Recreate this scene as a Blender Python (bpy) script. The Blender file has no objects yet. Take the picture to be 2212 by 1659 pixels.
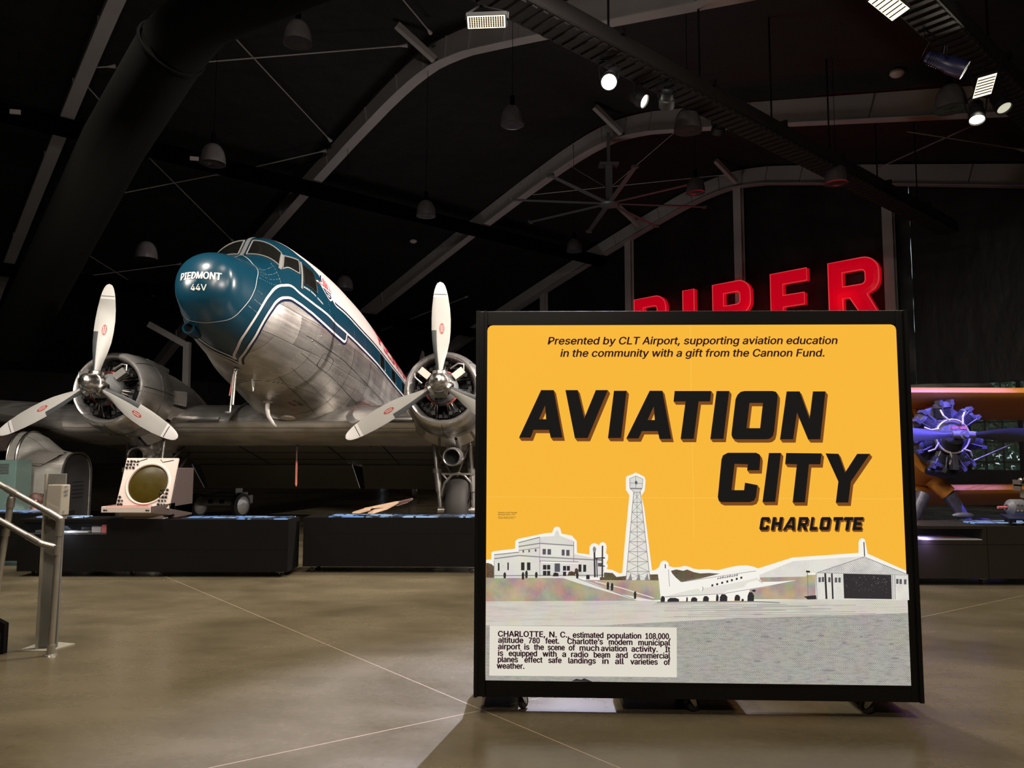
import bpy, bmesh, math, random
from math import sin, cos, pi, radians as R
from mathutils import Vector as Vec, Matrix as Mat
from mathutils.geometry import tessellate_polygon
random.seed(7)
S = bpy.context.scene
COL = S.collection

# ------------------------------------------------------------------ camera
F, IW, IH, CAMZ = 1640.0, 2212.0, 1659.0, 1.65
PITCH, ROLL = R(5.05), R(0.17)
_c, _s = cos(PITCH), sin(PITCH)
FW = Vec((0, _c, _s)); _up = Vec((0, -_s, _c)); _rt = Vec((1, 0, 0))
RT = _rt * cos(ROLL) + _up * sin(ROLL); UP = _up * cos(ROLL) - _rt * sin(ROLL)
CAM = Vec((0, 0, CAMZ))
cd = bpy.data.cameras.new('camera'); co = bpy.data.objects.new('camera', cd); COL.objects.link(co)
M3 = Mat((RT, UP, -FW)).transposed()
co.matrix_world = Mat.Translation(CAM) @ M3.to_4x4()
cd.sensor_width = 36.0; cd.lens = 36.0 * F / IW; cd.clip_end = 200; cd.clip_start = .05
S.camera = co
def ray(px, py): return FW + RT * ((px - IW / 2) / F) + UP * ((IH / 2 - py) / F)
def at_y(px, py, Y):
    r = ray(px, py); return CAM + r * (Y / r.y)
def at_plane(px, py, P, n):
    r = ray(px, py); return CAM + r * ((P - CAM).dot(n) / r.dot(n))

# ------------------------------------------------------------------ view, world
S.view_settings.view_transform = 'Standard'
S.view_settings.look = 'None'
S.view_settings.exposure = 0.0
S.view_settings.gamma = 1.0
S.view_settings.use_curve_mapping = False
S.cycles.use_denoising = True
S.cycles.max_bounces = 6
S.cycles.sample_clamp_indirect = 4
S.cycles.caustics_reflective = False
S.cycles.caustics_refractive = False
W = bpy.data.worlds.new('World'); S.world = W; W.use_nodes = True
W.node_tree.nodes['Background'].inputs[0].default_value = (.62, .78, .85, 1)
W.node_tree.nodes['Background'].inputs[1].default_value = 1.0

# ------------------------------------------------------------------ hall axes: v runs along the hall, u across it
HA = R(48.5)
HV = Vec((sin(HA), cos(HA), 0)); HU = Vec((cos(HA), -sin(HA), 0))
def H(u, v, z): return HU * u + HV * v + Vec((0, 0, z))
def aim(d): return Vec(d).to_track_quat('-Z', 'Y')
def light(name, kind, loc, target, power, color=(1, 1, 1), size=.5, angle=60, blend=.3, size_y=None):
    l = bpy.data.lights.new(name, kind); o = bpy.data.objects.new(name, l); COL.objects.link(o)
    l.energy = power; l.color = color
    if kind == 'AREA':
        l.shape = 'RECTANGLE'; l.size = size; l.size_y = size_y or size
    elif kind == 'SPOT':
        l.spot_size = R(angle); l.spot_blend = blend; l.shadow_soft_size = size
    else: l.shadow_soft_size = size
    o.location = loc; o.rotation_mode = 'QUATERNION'
    o.rotation_quaternion = aim(Vec(target) - Vec(loc))
    return o
WARM = (1.0, .86, .70); COOL = (.80, .84, 1.0)
# overhead hall flood lights (hung above and behind the visitor)
light('unseen_flood', 'AREA', (-1.6, 7.4, 9.5), (-3.8, 11.2, 2.8), 340, (1, .89, .80), .8)
light('unseen_flood', 'SPOT', (3.2, -1.0, 7.4), (-3.2, 11.5, 2.6), 2300, (1, .88, .78), .30, 40, .5)
light('unseen_flood', 'SPOT', (-6.0, 6.8, 10.0), (-5.4, 12, 2.5), 2700, (1, .89, .80), .25, 36, .6)
light('unseen_flood', 'AREA', (-2.7, 5.0, 6.3), (-2.6, 6.4, 0), 190, WARM, .5)
light('unseen_flood', 'AREA', (4.6, 3.0, 7.8), (5.2, 7.6, 0), 250, WARM, .5)
light('unseen_flood', 'AREA', (-1.5, -3.0, 7.6), (-1.0, 3.0, 0), 175, WARM, .6)
light('unseen_flood', 'AREA', (-6.7, 8.6, 4.8), (-8.4, 13.4, 1.3), 170, (1, .93, .82), .4)  # added lamp just out of view, brightens the trainer shell
# added fill lights without fixtures, standing in for bounce on the roof frames
light('roof_fill', 'AREA', (0, 21, .6), (-3, 22, 12), 220, (1, .92, .90), 4.0)
light('roof_fill', 'AREA', (2.0, 3.0, 5.2), (2, 17, 11), 28, (1, .90, .90), 2.0)
# flood at the far right that throws the propeller's shadow on the airliner's side
light('side_flood', 'SPOT', (7.75, 12.1, 7.1), (-2.6, 13.2, 2.9), 6000, (1, .90, .82), .10, 62, .4)
light('unseen_flood', 'AREA', (1.2, 9.0, 8.1), (.6, 10.5, 0), 420, (1, .9, .8), .6)  # added fill on the floor behind the sign, brightens the airliner's side
# ------------------------------------------------------------------ materials
MATS = {}
def nd(nt, t, **kw):
    n = nt.nodes.new(t)
    for k, v in kw.items():
        if k in n.inputs.keys(): n.inputs[k].default_value = v
        else: setattr(n, k, v)
    return n
def mat(name, col=(.5, .5, .5), rough=.5, metal=0.0, em=None, es=1.0, var=None, bump=None, coat=0.0, spec=None, space='Object', stretch=None):
    m = bpy.data.materials.new(name); m.use_nodes = True; nt = m.node_tree
    b = nt.nodes['Principled BSDF']
    b.inputs['Base Color'].default_value = (*col, 1); b.inputs['Roughness'].default_value = rough
    b.inputs['Metallic'].default_value = metal; b.inputs['Coat Weight'].default_value = coat
    if spec is not None: b.inputs['Specular IOR Level'].default_value = spec
    if em: b.inputs['Emission Color'].default_value = (*em, 1); b.inputs['Emission Strength'].default_value = es
    if var or bump:
        tc = nd(nt, 'ShaderNodeTexCoord'); src = tc.outputs[space]
        if stretch:
            mp = nd(nt, 'ShaderNodeMapping', Scale=stretch); nt.links.new(src, mp.inputs[0]); src = mp.outputs[0]
        if var:
            n = nd(nt, 'ShaderNodeTexNoise', Scale=var[0], Detail=5.0); nt.links.new(src, n.inputs['Vector'])
            r = nd(nt, 'ShaderNodeMix', data_type='RGBA')
            a = var[1]; r.inputs[6].default_value = (*[c * (1 - a) for c in col], 1); r.inputs[7].default_value = (*[min(1, c * (1 + a)) for c in col], 1)
            nt.links.new(n.outputs[0], r.inputs[0]); nt.links.new(r.outputs[2], b.inputs['Base Color'])
            mr = nd(nt, 'ShaderNodeMapRange'); mr.inputs[3].default_value = max(.03, rough - .08); mr.inputs[4].default_value = rough + .08
            nt.links.new(n.outputs[0], mr.inputs[0]); nt.links.new(mr.outputs[0], b.inputs['Roughness'])
        if bump:
            n2 = nd(nt, 'ShaderNodeTexNoise', Scale=bump[0], Detail=4.0); nt.links.new(src, n2.inputs['Vector'])
            bp = nd(nt, 'ShaderNodeBump', Strength=bump[1], Distance=bump[2] if len(bump) > 2 else .01)
            nt.links.new(n2.outputs[0], bp.inputs['Height']); nt.links.new(bp.outputs[0], b.inputs['Normal'])
    MATS[name] = m; return m
def glass(name, tint=(1, 1, 1), alpha=.15, rough=.03):
    m = bpy.data.materials.new(name); m.use_nodes = True; nt = m.node_tree
    b = nt.nodes['Principled BSDF']; b.inputs['Base Color'].default_value = (*tint, 1); b.inputs['Roughness'].default_value = rough
    b.inputs['Alpha'].default_value = alpha
    MATS[name] = m; return m
def alu(name, col, rough, patch, streak, lo=.58, metal=.82):
    """polished sheet metal: panels with their own sheen, brushed streaks, dark seams and rows of rivets"""
    m = bpy.data.materials.new(name); m.use_nodes = True; nt = m.node_tree; L = nt.links.new
    b = nt.nodes['Principled BSDF']; b.inputs['Metallic'].default_value = metal
    tc = nd(nt, 'ShaderNodeTexCoord')
    mp = nd(nt, 'ShaderNodeMapping'); mp.inputs['Rotation'].default_value = (0, R(90), 0); L(tc.outputs['Object'], mp.inputs[0])
    sx = nd(nt, 'ShaderNodeSeparateXYZ'); L(tc.outputs['Object'], sx.inputs[0])
    cb = nd(nt, 'ShaderNodeCombineXYZ'); L(sx.outputs['Y'], cb.inputs['X']); L(sx.outputs['Z'], cb.inputs['Y'])
    br = nd(nt, 'ShaderNodeTexBrick', Scale=1.0); br.inputs['Color1'].default_value = (0, 0, 0, 1); br.inputs['Color2'].default_value = (1, 1, 1, 1)
    br.inputs['Mortar'].default_value = (.5, .5, .5, 1); br.inputs['Mortar Size'].default_value = .004; br.inputs['Brick Width'].default_value = patch[0]; br.inputs['Row Height'].default_value = patch[1]
    L(cb.outputs[0], br.inputs['Vector'])
    ns = nd(nt, 'ShaderNodeTexNoise', Scale=1.0, Detail=6.0, Roughness=.65)
    m2 = nd(nt, 'ShaderNodeMapping', Scale=streak); L(tc.outputs['Object'], m2.inputs[0]); L(m2.outputs[0], ns.inputs['Vector'])
    n2 = nd(nt, 'ShaderNodeTexNoise', Scale=2.2, Detail=3.0); L(tc.outputs['Object'], n2.inputs['Vector'])
    a1 = nd(nt, 'ShaderNodeMath', operation='ADD'); L(ns.outputs[0], a1.inputs[0]); L(n2.outputs[0], a1.inputs[1])
    a2 = nd(nt, 'ShaderNodeMath', operation='MULTIPLY_ADD'); L(br.outputs['Color'], a2.inputs[0]); a2.inputs[1].default_value = .60; L(a1.outputs[0], a2.inputs[2])
    mr = nd(nt, 'ShaderNodeMapRange'); mr.inputs[1].default_value = .75; mr.inputs[2].default_value = 1.75; mr.inputs[3].default_value = rough - .14; mr.inputs[4].default_value = rough + .14
    L(a2.outputs[0], mr.inputs[0]); L(mr.outputs[0], b.inputs['Roughness'])
    mx = nd(nt, 'ShaderNodeMix', data_type='RGBA'); mx.inputs[6].default_value = (*[c * lo for c in col], 1); mx.inputs[7].default_value = (*[min(1, c * 1.15) for c in col], 1)
    mr2 = nd(nt, 'ShaderNodeMapRange'); mr2.inputs[1].default_value = .75; mr2.inputs[2].default_value = 1.7; L(a2.outputs[0], mr2.inputs[0]); L(mr2.outputs[0], mx.inputs[0])
    sm = nd(nt, 'ShaderNodeMix', data_type='RGBA'); L(br.outputs['Fac'], sm.inputs[0]); L(mx.outputs[2], sm.inputs[6]); sm.inputs[7].default_value = (.10, .095, .09, 1)
    # rivets: dots along the frames
    rv = nd(nt, 'ShaderNodeTexVoronoi', Scale=1.0); rv.inputs['Randomness'].default_value = 0
    m3 = nd(nt, 'ShaderNodeMapping', Scale=(20, 20, 20)); L(cb.outputs[0], m3.inputs[0]); L(m3.outputs[0], rv.inputs['Vector'])
    bk = nd(nt, 'ShaderNodeTexBrick', Scale=1.0); bk.inputs['Brick Width'].default_value = patch[0] / 2; bk.inputs['Row Height'].default_value = patch[1]; bk.inputs['Mortar Size'].default_value = .022
    L(cb.outputs[0], bk.inputs['Vector'])
    lt = nd(nt, 'ShaderNodeMath', operation='LESS_THAN'); L(rv.outputs['Distance'], lt.inputs[0]); lt.inputs[1].default_value = .17
    ml = nd(nt, 'ShaderNodeMath', operation='MULTIPLY'); L(lt.outputs[0], ml.inputs[0]); L(bk.outputs['Fac'], ml.inputs[1])
    s2 = nd(nt, 'ShaderNodeMix', data_type='RGBA'); L(ml.outputs[0], s2.inputs[0]); L(sm.outputs[2], s2.inputs[6]); s2.inputs[7].default_value = (.95, .93, .9, 1)
    L(s2.outputs[2], b.inputs['Base Color'])
    bp = nd(nt, 'ShaderNodeBump', Strength=.22, Distance=.02); L(n2.outputs[0], bp.inputs['Height']); L(bp.outputs[0], b.inputs['Normal'])
    MATS[name] = m; return m
alu('aluminium_skin', (.68, .65, .62), .40, (1.02, .46), (3, .7, 26))
alu('aluminium_cowl', (.72, .70, .68), .34, (3.1, 3.3), (3, 2, 3), .80)
alu('aluminium_trainer', (.80, .76, .70), .32, (.55, .7), (3, 8, 8), .82, .55)
mat('teal_paint', (.0035, .040, .070), .27, bump=(60, .04))
mat('navy_paint', (.004, .012, .045), .3)
mat('white_paint', (.74, .68, .66), .35)
mat('cream_white', (.78, .74, .70), .45)
mat('red_paint', (.55, .03, .05), .4)
mat('black_paint', (.007, .007, .007), .5, spec=.3)
mat('black_matte', (.004, .004, .004), .85, spec=.15)
mat('membrane', (.010, .0095, .009), .75, bump=(1.6, .8, .10), var=(.7, .3), spec=.3)
mat('wall_fabric', (.011, .010, .010), .45, bump=(1.5, .5, .08), stretch=(1, 1, .45), spec=.35)
mat('rafter_grey', (.33, .31, .305), .55, var=(1.2, .14))
mat('rod_grey', (.30, .29, .28), .5)
mat('chrome', (.75, .73, .70), .14, 1)
mat('fitting_metal', (.60, .57, .52), .28, .8)
mat('beam_black', (.016, .014, .014), .7, spec=.2)
mat('end_grey', (.045, .043, .042), .5)
mat('steel', (.52, .50, .47), .32, 1, var=(9, .15))
mat('pipe_alu', (.58, .55, .50), .38, .85, var=(14, .12), stretch=(1, 1, 1))
mat('dark_steel', (.10, .10, .10), .4, 1)
mat('prop_white', (.41, .40, .375), .42, var=(3, .10))
mat('boot_grey', (.045, .05, .052), .5)
mat('tip_silver', (.70, .68, .66), .3)
mat('decal_red', (.36, .06, .05), .45)
mat('engine_grey', (.26, .27, .27), .4, .3)
mat('engine_black', (.012, .012, .012), .5)
mat('pushrod', (.40, .37, .34), .35, .8)
mat('copper_red', (.42, .10, .08), .4)
mat('rubber', (.028, .024, .022), .7, var=(8, .3))
mat('dark_glass', (.010, .010, .009), .06, coat=.4)
mat('window_frame_metal', (.34, .34, .33), .35, .3)
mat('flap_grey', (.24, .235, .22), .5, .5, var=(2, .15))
mat('case_black', (.0032, .0028, .0026), .6, var=(2, .15), spec=.15)
mat('void_black', (.0015, .0015, .0015), .95, spec=.0)
mat('sign_black', (.0065, .0065, .006), .5, spec=.35)
mat('case_brown', (.026, .021, .016), .55, var=(2, .15), spec=.3)
mat('putty', (.55, .47, .42), .5, var=(12, .05))
mat('taupe', (.062, .043, .038), .55, var=(20, .06))
mat('scope_amber', (.042, .030, .003), .35, spec=.15, var=(18, .2))
mat('green_enamel', (.16, .25, .23), .45, var=(18, .1))
mat('dispenser_white', (.46, .42, .36), .25, coat=.3)
mat('post_grey', (.17, .17, .155), .5)
mat('plate_grey', (.36, .34, .28), .45)
mat('skin', (.50, .24, .17), .5); mat('hair_brown', (.055, .022, .013), .6, var=(60, .4)); mat('shirt', (.05, .06, .05), .8); mat('trousers', (.03, .03, .05), .8)
mat('paper', (.75, .74, .74), .6); mat('paper_pink', (.70, .20, .22), .5)
mat('wood_tan', (.44, .29, .19), .55, var=(7, .25), stretch=(1, 8, 8))
mat('tan_dark', (.10, .05, .04), .6)
mat('yellow_fabric', (.60, .235, .035), .42, var=(3, .06))
mat('purple_grey', (.20, .20, .24), .45)
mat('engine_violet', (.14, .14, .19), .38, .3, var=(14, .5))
mat('blade_dull', (.08, .08, .10), .4, .4)
mat('streamer_pink', (.72, .20, .16), .6)
mat('letter_red', (.55, .004, .012), .22, em=(1, .0, .02), es=.42, coat=.5)
mat('letter_rim', (.7, .05, .06), .3, em=(1, .10, .10), es=.45)
mat('fan_grey', (.10, .10, .105), .45, .4)
mat('dome', (.055, .050, .052), .22, .2, coat=.5, var=(5, .4))
mat('led_white', (1, 1, 1), .5, em=(1, .90, .52), es=2.2)
mat('led_edge', (.02, .02, .02), .5)
mat('lens_white', (1, 1, 1), .3, em=(.86, .9, 1), es=40)
mat('lens_warm', (1, 1, 1), .3, em=(1, .95, .8), es=9)
mat('lens_dim', (.6, .6, .55), .2, em=(.9, .9, .7), es=.6)
mat('can_blue', (.01, .012, .05), .35)
mat('detector', (.55, .48, .45), .5)
mat('duct_black', (.0022, .0022, .0018), .9, spec=.06)
mat('mullion', (.02, .02, .022), .5)
mat('bark', (.06, .045, .03), .9); mat('leaf', (.10, .20, .11), .6, var=(3, .5)); mat('ground_grass', (.05, .10, .03), .9, var=(2, .3))
mat('cart_white', (.34, .33, .31), .5, var=(6, .2))
mat('gear_silver', (.40, .38, .36), .35, .8)
glass('case_glass', (.05, .06, .07), .05); glass('window_glass', (.7, .85, .8), .12)
# floor: sealed concrete with clouding, scuffs and saw cuts
def floor_material():
    m = bpy.data.materials.new('polished_concrete'); m.use_nodes = True; nt = m.node_tree; L = nt.links.new
    b = nt.nodes['Principled BSDF']; tc = nd(nt, 'ShaderNodeTexCoord')
    n1 = nd(nt, 'ShaderNodeTexNoise', Scale=.55, Detail=6.0, Roughness=.58); n1.inputs['Distortion'].default_value = .8; L(tc.outputs['Object'], n1.inputs['Vector'])
    mp = nd(nt, 'ShaderNodeMapping', Scale=(.8, 1.7, 1)); mp.inputs['Rotation'].default_value = (0, 0, .5); L(tc.outputs['Object'], mp.inputs[0])
    n2 = nd(nt, 'ShaderNodeTexNoise', Scale=1.1, Detail=7.0, Roughness=.58); L(mp.outputs[0], n2.inputs['Vector'])
    n3 = nd(nt, 'ShaderNodeTexNoise', Scale=22.0, Detail=5.0); L(tc.outputs['Object'], n3.inputs['Vector'])
    ad = nd(nt, 'ShaderNodeMath', operation='ADD'); L(n1.outputs[0], ad.inputs[0]); L(n2.outputs[0], ad.inputs[1])
    a3 = nd(nt, 'ShaderNodeMath', operation='MULTIPLY_ADD'); L(n3.outputs[0], a3.inputs[0]); a3.inputs[1].default_value = .25; L(ad.outputs[0], a3.inputs[2])
    cr = nd(nt, 'ShaderNodeValToRGB'); cr.color_ramp.elements[0].position = .10; cr.color_ramp.elements[0].color = (.074, .060, .033, 1)
    cr.color_ramp.elements[1].position = .95; cr.color_ramp.elements[1].color = (.190, .157, .100, 1)
    mr0 = nd(nt, 'ShaderNodeMapRange'); mr0.inputs[1].default_value = .6; mr0.inputs[2].default_value = 1.65; L(a3.outputs[0], mr0.inputs[0]); L(mr0.outputs[0], cr.inputs[0])
    # two saw cuts, as straight lines through the slab
    out = cr.outputs[0]
    sx = nd(nt, 'ShaderNodeSeparateXYZ'); L(tc.outputs['Object'], sx.inputs[0])
    for (ax, ay, bx, by) in CUTS:
        dx, dy = bx - ax, by - ay; l = math.hypot(dx, dy); nx, ny = -dy / l, dx / l; c0 = -(nx * ax + ny * ay)
        p = nd(nt, 'ShaderNodeMath', operation='MULTIPLY_ADD'); L(sx.outputs['X'], p.inputs[0]); p.inputs[1].default_value = nx; p.inputs[2].default_value = c0
        q = nd(nt, 'ShaderNodeMath', operation='MULTIPLY_ADD'); L(sx.outputs['Y'], q.inputs[0]); q.inputs[1].default_value = ny; L(p.outputs[0], q.inputs[2])
        ab = nd(nt, 'ShaderNodeMath', operation='ABSOLUTE'); L(q.outputs[0], ab.inputs[0])
        lt = nd(nt, 'ShaderNodeMath', operation='LESS_THAN'); L(ab.outputs[0], lt.inputs[0]); lt.inputs[1].default_value = .0035
        mx = nd(nt, 'ShaderNodeMix', data_type='RGBA'); L(lt.outputs[0], mx.inputs[0]); L(out, mx.inputs[6]); mx.inputs[7].default_value = (.42, .33, .24, 1); out = mx.outputs[2]
    L(out, b.inputs['Base Color'])
    mr = nd(nt, 'ShaderNodeMapRange'); mr.inputs[1].default_value = .7; mr.inputs[2].default_value = 1.6; mr.inputs[3].default_value = .15; mr.inputs[4].default_value = .36
    L(a3.outputs[0], mr.inputs[0]); L(mr.outputs[0], b.inputs['Roughness'])
    b.inputs['Specular IOR Level'].default_value = .5
    bp = nd(nt, 'ShaderNodeBump', Strength=.06, Distance=.01); L(n3.outputs[0], bp.inputs['Height']); L(bp.outputs[0], b.inputs['Normal'])
    MATS['polished_concrete'] = m
def on_floor(px, py):
    r = ray(px, py); return CAM + r * (-CAMZ / r.z)
CUTS = [(*on_floor(385, 1257)[:2], *on_floor(1330, 1655)[:2]), (*on_floor(470, 1655)[:2], *on_floor(1060, 1530)[:2])]
floor_material()
# printed, backlit picture surfaces: halftone dots over a tinted tone
def halftone(name, col, dots=.35, tint=.0, tscale=14.0, dark=(.10, .09, .10), e=1.0, stretch=(1, 1, 1), contrast=.25):
    m = bpy.data.materials.new(name); m.use_nodes = True; nt = m.node_tree; L = nt.links.new
    b = nt.nodes['Principled BSDF']; b.inputs['Base Color'].default_value = (.02, .02, .02, 1); b.inputs['Roughness'].default_value = .45
    tc = nd(nt, 'ShaderNodeTexCoord')
    mp = nd(nt, 'ShaderNodeMapping', Scale=(110, 110, 110)); mp.inputs['Rotation'].default_value = (0, R(45), 0); L(tc.outputs['Object'], mp.inputs[0])
    vo = nd(nt, 'ShaderNodeTexVoronoi', Scale=1.0); vo.inputs['Randomness'].default_value = 0; L(mp.outputs[0], vo.inputs['Vector'])
    m2 = nd(nt, 'ShaderNodeMapping', Scale=stretch); L(tc.outputs['Object'], m2.inputs[0])
    n1 = nd(nt, 'ShaderNodeTexNoise', Scale=tscale, Detail=8.0, Roughness=.7); L(m2.outputs[0], n1.inputs['Vector'])
    # dot radius follows the picture's tone
    th = nd(nt, 'ShaderNodeMapRange'); th.inputs[1].default_value = .3; th.inputs[2].default_value = .7; th.inputs[3].default_value = dots + contrast; th.inputs[4].default_value = dots - contrast
    L(n1.outputs[0], th.inputs[0])
    lt = nd(nt, 'ShaderNodeMath', operation='LESS_THAN'); L(vo.outputs['Distance'], lt.inputs[0]); L(th.outputs[0], lt.inputs[1])
    n2 = nd(nt, 'ShaderNodeTexNoise', Scale=9.0, Detail=5.0); L(tc.outputs['Object'], n2.inputs['Vector'])
    hs = nd(nt, 'ShaderNodeMix', data_type='RGBA'); hs.blend_type = 'OVERLAY'; hs.inputs[0].default_value = tint; hs.inputs[6].default_value = (*col, 1); L(n2.outputs['Color'], hs.inputs[7])
    mx = nd(nt, 'ShaderNodeMix', data_type='RGBA'); L(lt.outputs[0], mx.inputs[0]); L(hs.outputs[2], mx.inputs[6]); mx.inputs[7].default_value = (*dark, 1)
    L(mx.outputs[2], b.inputs['Emission Color']); b.inputs['Emission Strength'].default_value = e
    MATS[name] = m; return m
def backlit(name, col, e=1.0): return mat(name, tuple(c * .05 for c in col), .55, em=col, es=e, spec=.12)
halftone('print_light', (.80, .77, .70), .19, .25, 10, (.42, .40, .38), .95, contrast=.16)
halftone('print_wall', (.74, .72, .65), .28, .4, 8, (.36, .34, .36), .95, contrast=.22)
halftone('print_ground', (.44, .425, .385), .36, .12, 16, (.15, .14, .14), .90, (1, 1, 5), .16)
halftone('print_apron', (.66, .62, .54), .30, .25, 6, (.30, .28, .28), .95, (.5, 1, 9), .16)
halftone('print_slope', (.46, .36, .27), .37, .8, 5, (.16, .15, .20), .92, (2, 1, 2), .14)
halftone('print_trees', (.13, .09, .055), .45, .6, 20, (.015, .012, .012), .9)
backlit('print_yellow', (.925, .470, .042)); backlit('print_white', (.90, .87, .80)); backlit('print_cream', (.74, .70, .60)); backlit('print_black', (.010, .009, .008)); backlit('print_brown', (.20, .066, .012))
backlit('print_ink', (.030, .008, .014)); backlit('print_rim', (.98, .62, .12)); backlit('print_dark', (.035, .030, .032)); backlit('print_line', (.26, .24, .24)); backlit('print_window', (.10, .095, .11))
# glossy graphic tops of the cases, brightness put into the colour as a glow
def graphic(name, e):
    m = bpy.data.materials.new(name); m.use_nodes = True; nt = m.node_tree; L = nt.links.new
    b = nt.nodes['Principled BSDF']; b.inputs['Base Color'].default_value = (.03, .04, .06, 1); b.inputs['Roughness'].default_value = .2
    tc = nd(nt, 'ShaderNodeTexCoord'); br = nd(nt, 'ShaderNodeTexBrick', Scale=1.0)
    br.inputs['Color1'].default_value = (.16, .36, .85, 1); br.inputs['Color2'].default_value = (.55, .75, .95, 1); br.inputs['Mortar'].default_value = (.005, .005, .006, 1)
    br.inputs['Brick Width'].default_value = .34; br.inputs['Row Height'].default_value = .15; br.inputs['Mortar Size'].default_value = .018
    L(tc.outputs['Object'], br.inputs['Vector'])
    n = nd(nt, 'ShaderNodeTexNoise', Scale=3.5, Detail=3.0); L(tc.outputs['Object'], n.inputs['Vector'])
    cr = nd(nt, 'ShaderNodeValToRGB'); cr.color_ramp.elements[0].position = .46; cr.color_ramp.elements[1].position = .56; L(n.outputs[0], cr.inputs[0])
    mx = nd(nt, 'ShaderNodeMix', data_type='RGBA'); mx.blend_type = 'MULTIPLY'; mx.inputs[0].default_value = 1; L(br.outputs[0], mx.inputs[6]); L(cr.outputs[0], mx.inputs[7])
    L(mx.outputs[2], b.inputs['Emission Color']); b.inputs['Emission Strength'].default_value = e
    MATS[name] = m
graphic('case_graphic', .75)
# ------------------------------------------------------------------ builders
WM = {}
def base(name, loc=(0, 0, 0), label=None, cat=None, group=None, M=None, kind=None):
    o = bpy.data.objects.new(name, None); COL.objects.link(o); o.empty_display_size = .2
    m = M or Mat.Translation(Vec(loc)); o.matrix_world = m; WM[o] = m.copy()
    tag(o, label, cat, group, kind); return o
def tag(o, label=None, cat=None, group=None, kind=None):
    if label: o['label'] = label
    if cat: o['category'] = cat
    if group: o['group'] = group
    if kind: o['kind'] = kind
    return o
class MB:
    def __init__(s): s.v = []; s.f = []; s.m = []; s.mi = 0
    def add(s, vs, fs, mi=None):
        n = len(s.v); s.v += [tuple(p) for p in vs]; s.f += [tuple(i + n for i in f) for f in fs]
        s.m += [s.mi if mi is None else mi] * len(fs); return s
    def box(s, a, b, mi=None):
        (x0, y0, z0), (x1, y1, z1) = a, b
        return s.add([(x0, y0, z0), (x1, y0, z0), (x1, y1, z0), (x0, y1, z0), (x0, y0, z1), (x1, y0, z1), (x1, y1, z1), (x0, y1, z1)],
                     [(3, 2, 1, 0), (4, 5, 6, 7), (0, 1, 5, 4), (1, 2, 6, 5), (2, 3, 7, 6), (3, 0, 4, 7)], mi)
    def hexa(s, p, mi=None):
        return s.add(p, [(3, 2, 1, 0), (4, 5, 6, 7), (0, 1, 5, 4), (1, 2, 6, 5), (2, 3, 7, 6), (3, 0, 4, 7)], mi)
    def beam(s, p, q, w, h, up=(0, 0, 1), mi=None):
        p, q = Vec(p), Vec(q); d = (q - p).normalized(); a = d.cross(Vec(up))
        if a.length < 1e-4: a = d.cross(Vec((0, 1, 0)))
        a.normalize(); b = a.cross(d); a = a * (w / 2); b = b * (h / 2)
        return s.hexa([p - a - b, p + a - b, q + a - b, q - a - b, p - a + b, p + a + b, q + a + b, q - a + b], mi)
    def cyl(s, p, q, r0, r1=None, n=16, cap=True, mi=None):
        return s.tube([p, q], [r0, r0 if r1 is None else r1], n, cap, mi)
    def tube(s, pts, r, n=10, cap=True, mi=None):
        pts = [Vec(p) for p in pts]; k = len(pts); rs = r if isinstance(r, (list, tuple)) else [r] * k
        vs = []; N = None
        for i, p in enumerate(pts):
            t = (pts[min(i + 1, k - 1)] - pts[max(i - 1, 0)]).normalized()
            if N is None:
                N = t.cross(Vec((0, 0, 1)))
                if N.length < 1e-3: N = t.cross(Vec((0, 1, 0)))
            N = (N - t * N.dot(t)).normalized(); B = t.cross(N)
            for j in range(n):
                a = 2 * pi * j / n; vs.append(p + (N * cos(a) + B * sin(a)) * rs[i])
        fs = [(i * n + j, i * n + (j + 1) % n, (i + 1) * n + (j + 1) % n, (i + 1) * n + j) for i in range(k - 1) for j in range(n)]
        if cap: fs += [tuple(range(n))[::-1], tuple((k - 1) * n + j for j in range(n))]
        return s.add(vs, fs, mi)
    def lathe(s, prof, o=(0, 0, 0), axis=(0, 0, 1), n=32, mi=None, a0=0, a1=2 * pi):
        o = Vec(o); t = Vec(axis).normalized(); N = t.cross(Vec((0, 0, 1)))
        if N.length < 1e-3: N = Vec((1, 0, 0))
        N.normalize(); B = t.cross(N); full = abs(a1 - a0 - 2 * pi) < 1e-6; m = n if full else n + 1
        vs = [o + t * h + (N * cos(a0 + (a1 - a0) * j / n) + B * sin(a0 + (a1 - a0) * j / n)) * max(r, 1e-4) for h, r in prof for j in range(m)]
        fs = []
        for i in range(len(prof) - 1):
            for j in range(n):
                k = (j + 1) % m; fs.append((i * m + j, i * m + k, (i + 1) * m + k, (i + 1) * m + j))
        return s.add(vs, fs, mi)
    def ball(s, c, r, n=16, mi=None, sc=(1, 1, 1)):
        k = n // 2; vs = []; c = Vec(c)
        for i in range(k + 1):
            a = pi * i / k
            for j in range(n):
                b = 2 * pi * j / n; vs.append(c + Vec((r * sc[0] * sin(a) * cos(b), r * sc[1] * sin(a) * sin(b), r * sc[2] * cos(a))))
        fs = [(i * n + j, (i + 1) * n + j, (i + 1) * n + (j + 1) % n, i * n + (j + 1) % n) for i in range(k) for j in range(n)]
        return s.add(vs, fs, mi)
    def grid(s, P, mi=None, wrap=False):
        nu, nv = len(P), len(P[0]); vs = [p for row in P for p in row]
        fs = [(i * nv + j, i * nv + (j + 1) % nv, (i + 1) * nv + (j + 1) % nv, (i + 1) * nv + j) for i in range(nu - 1) for j in range(nv if wrap else nv - 1)]
        return s.add(vs, fs, mi)
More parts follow.
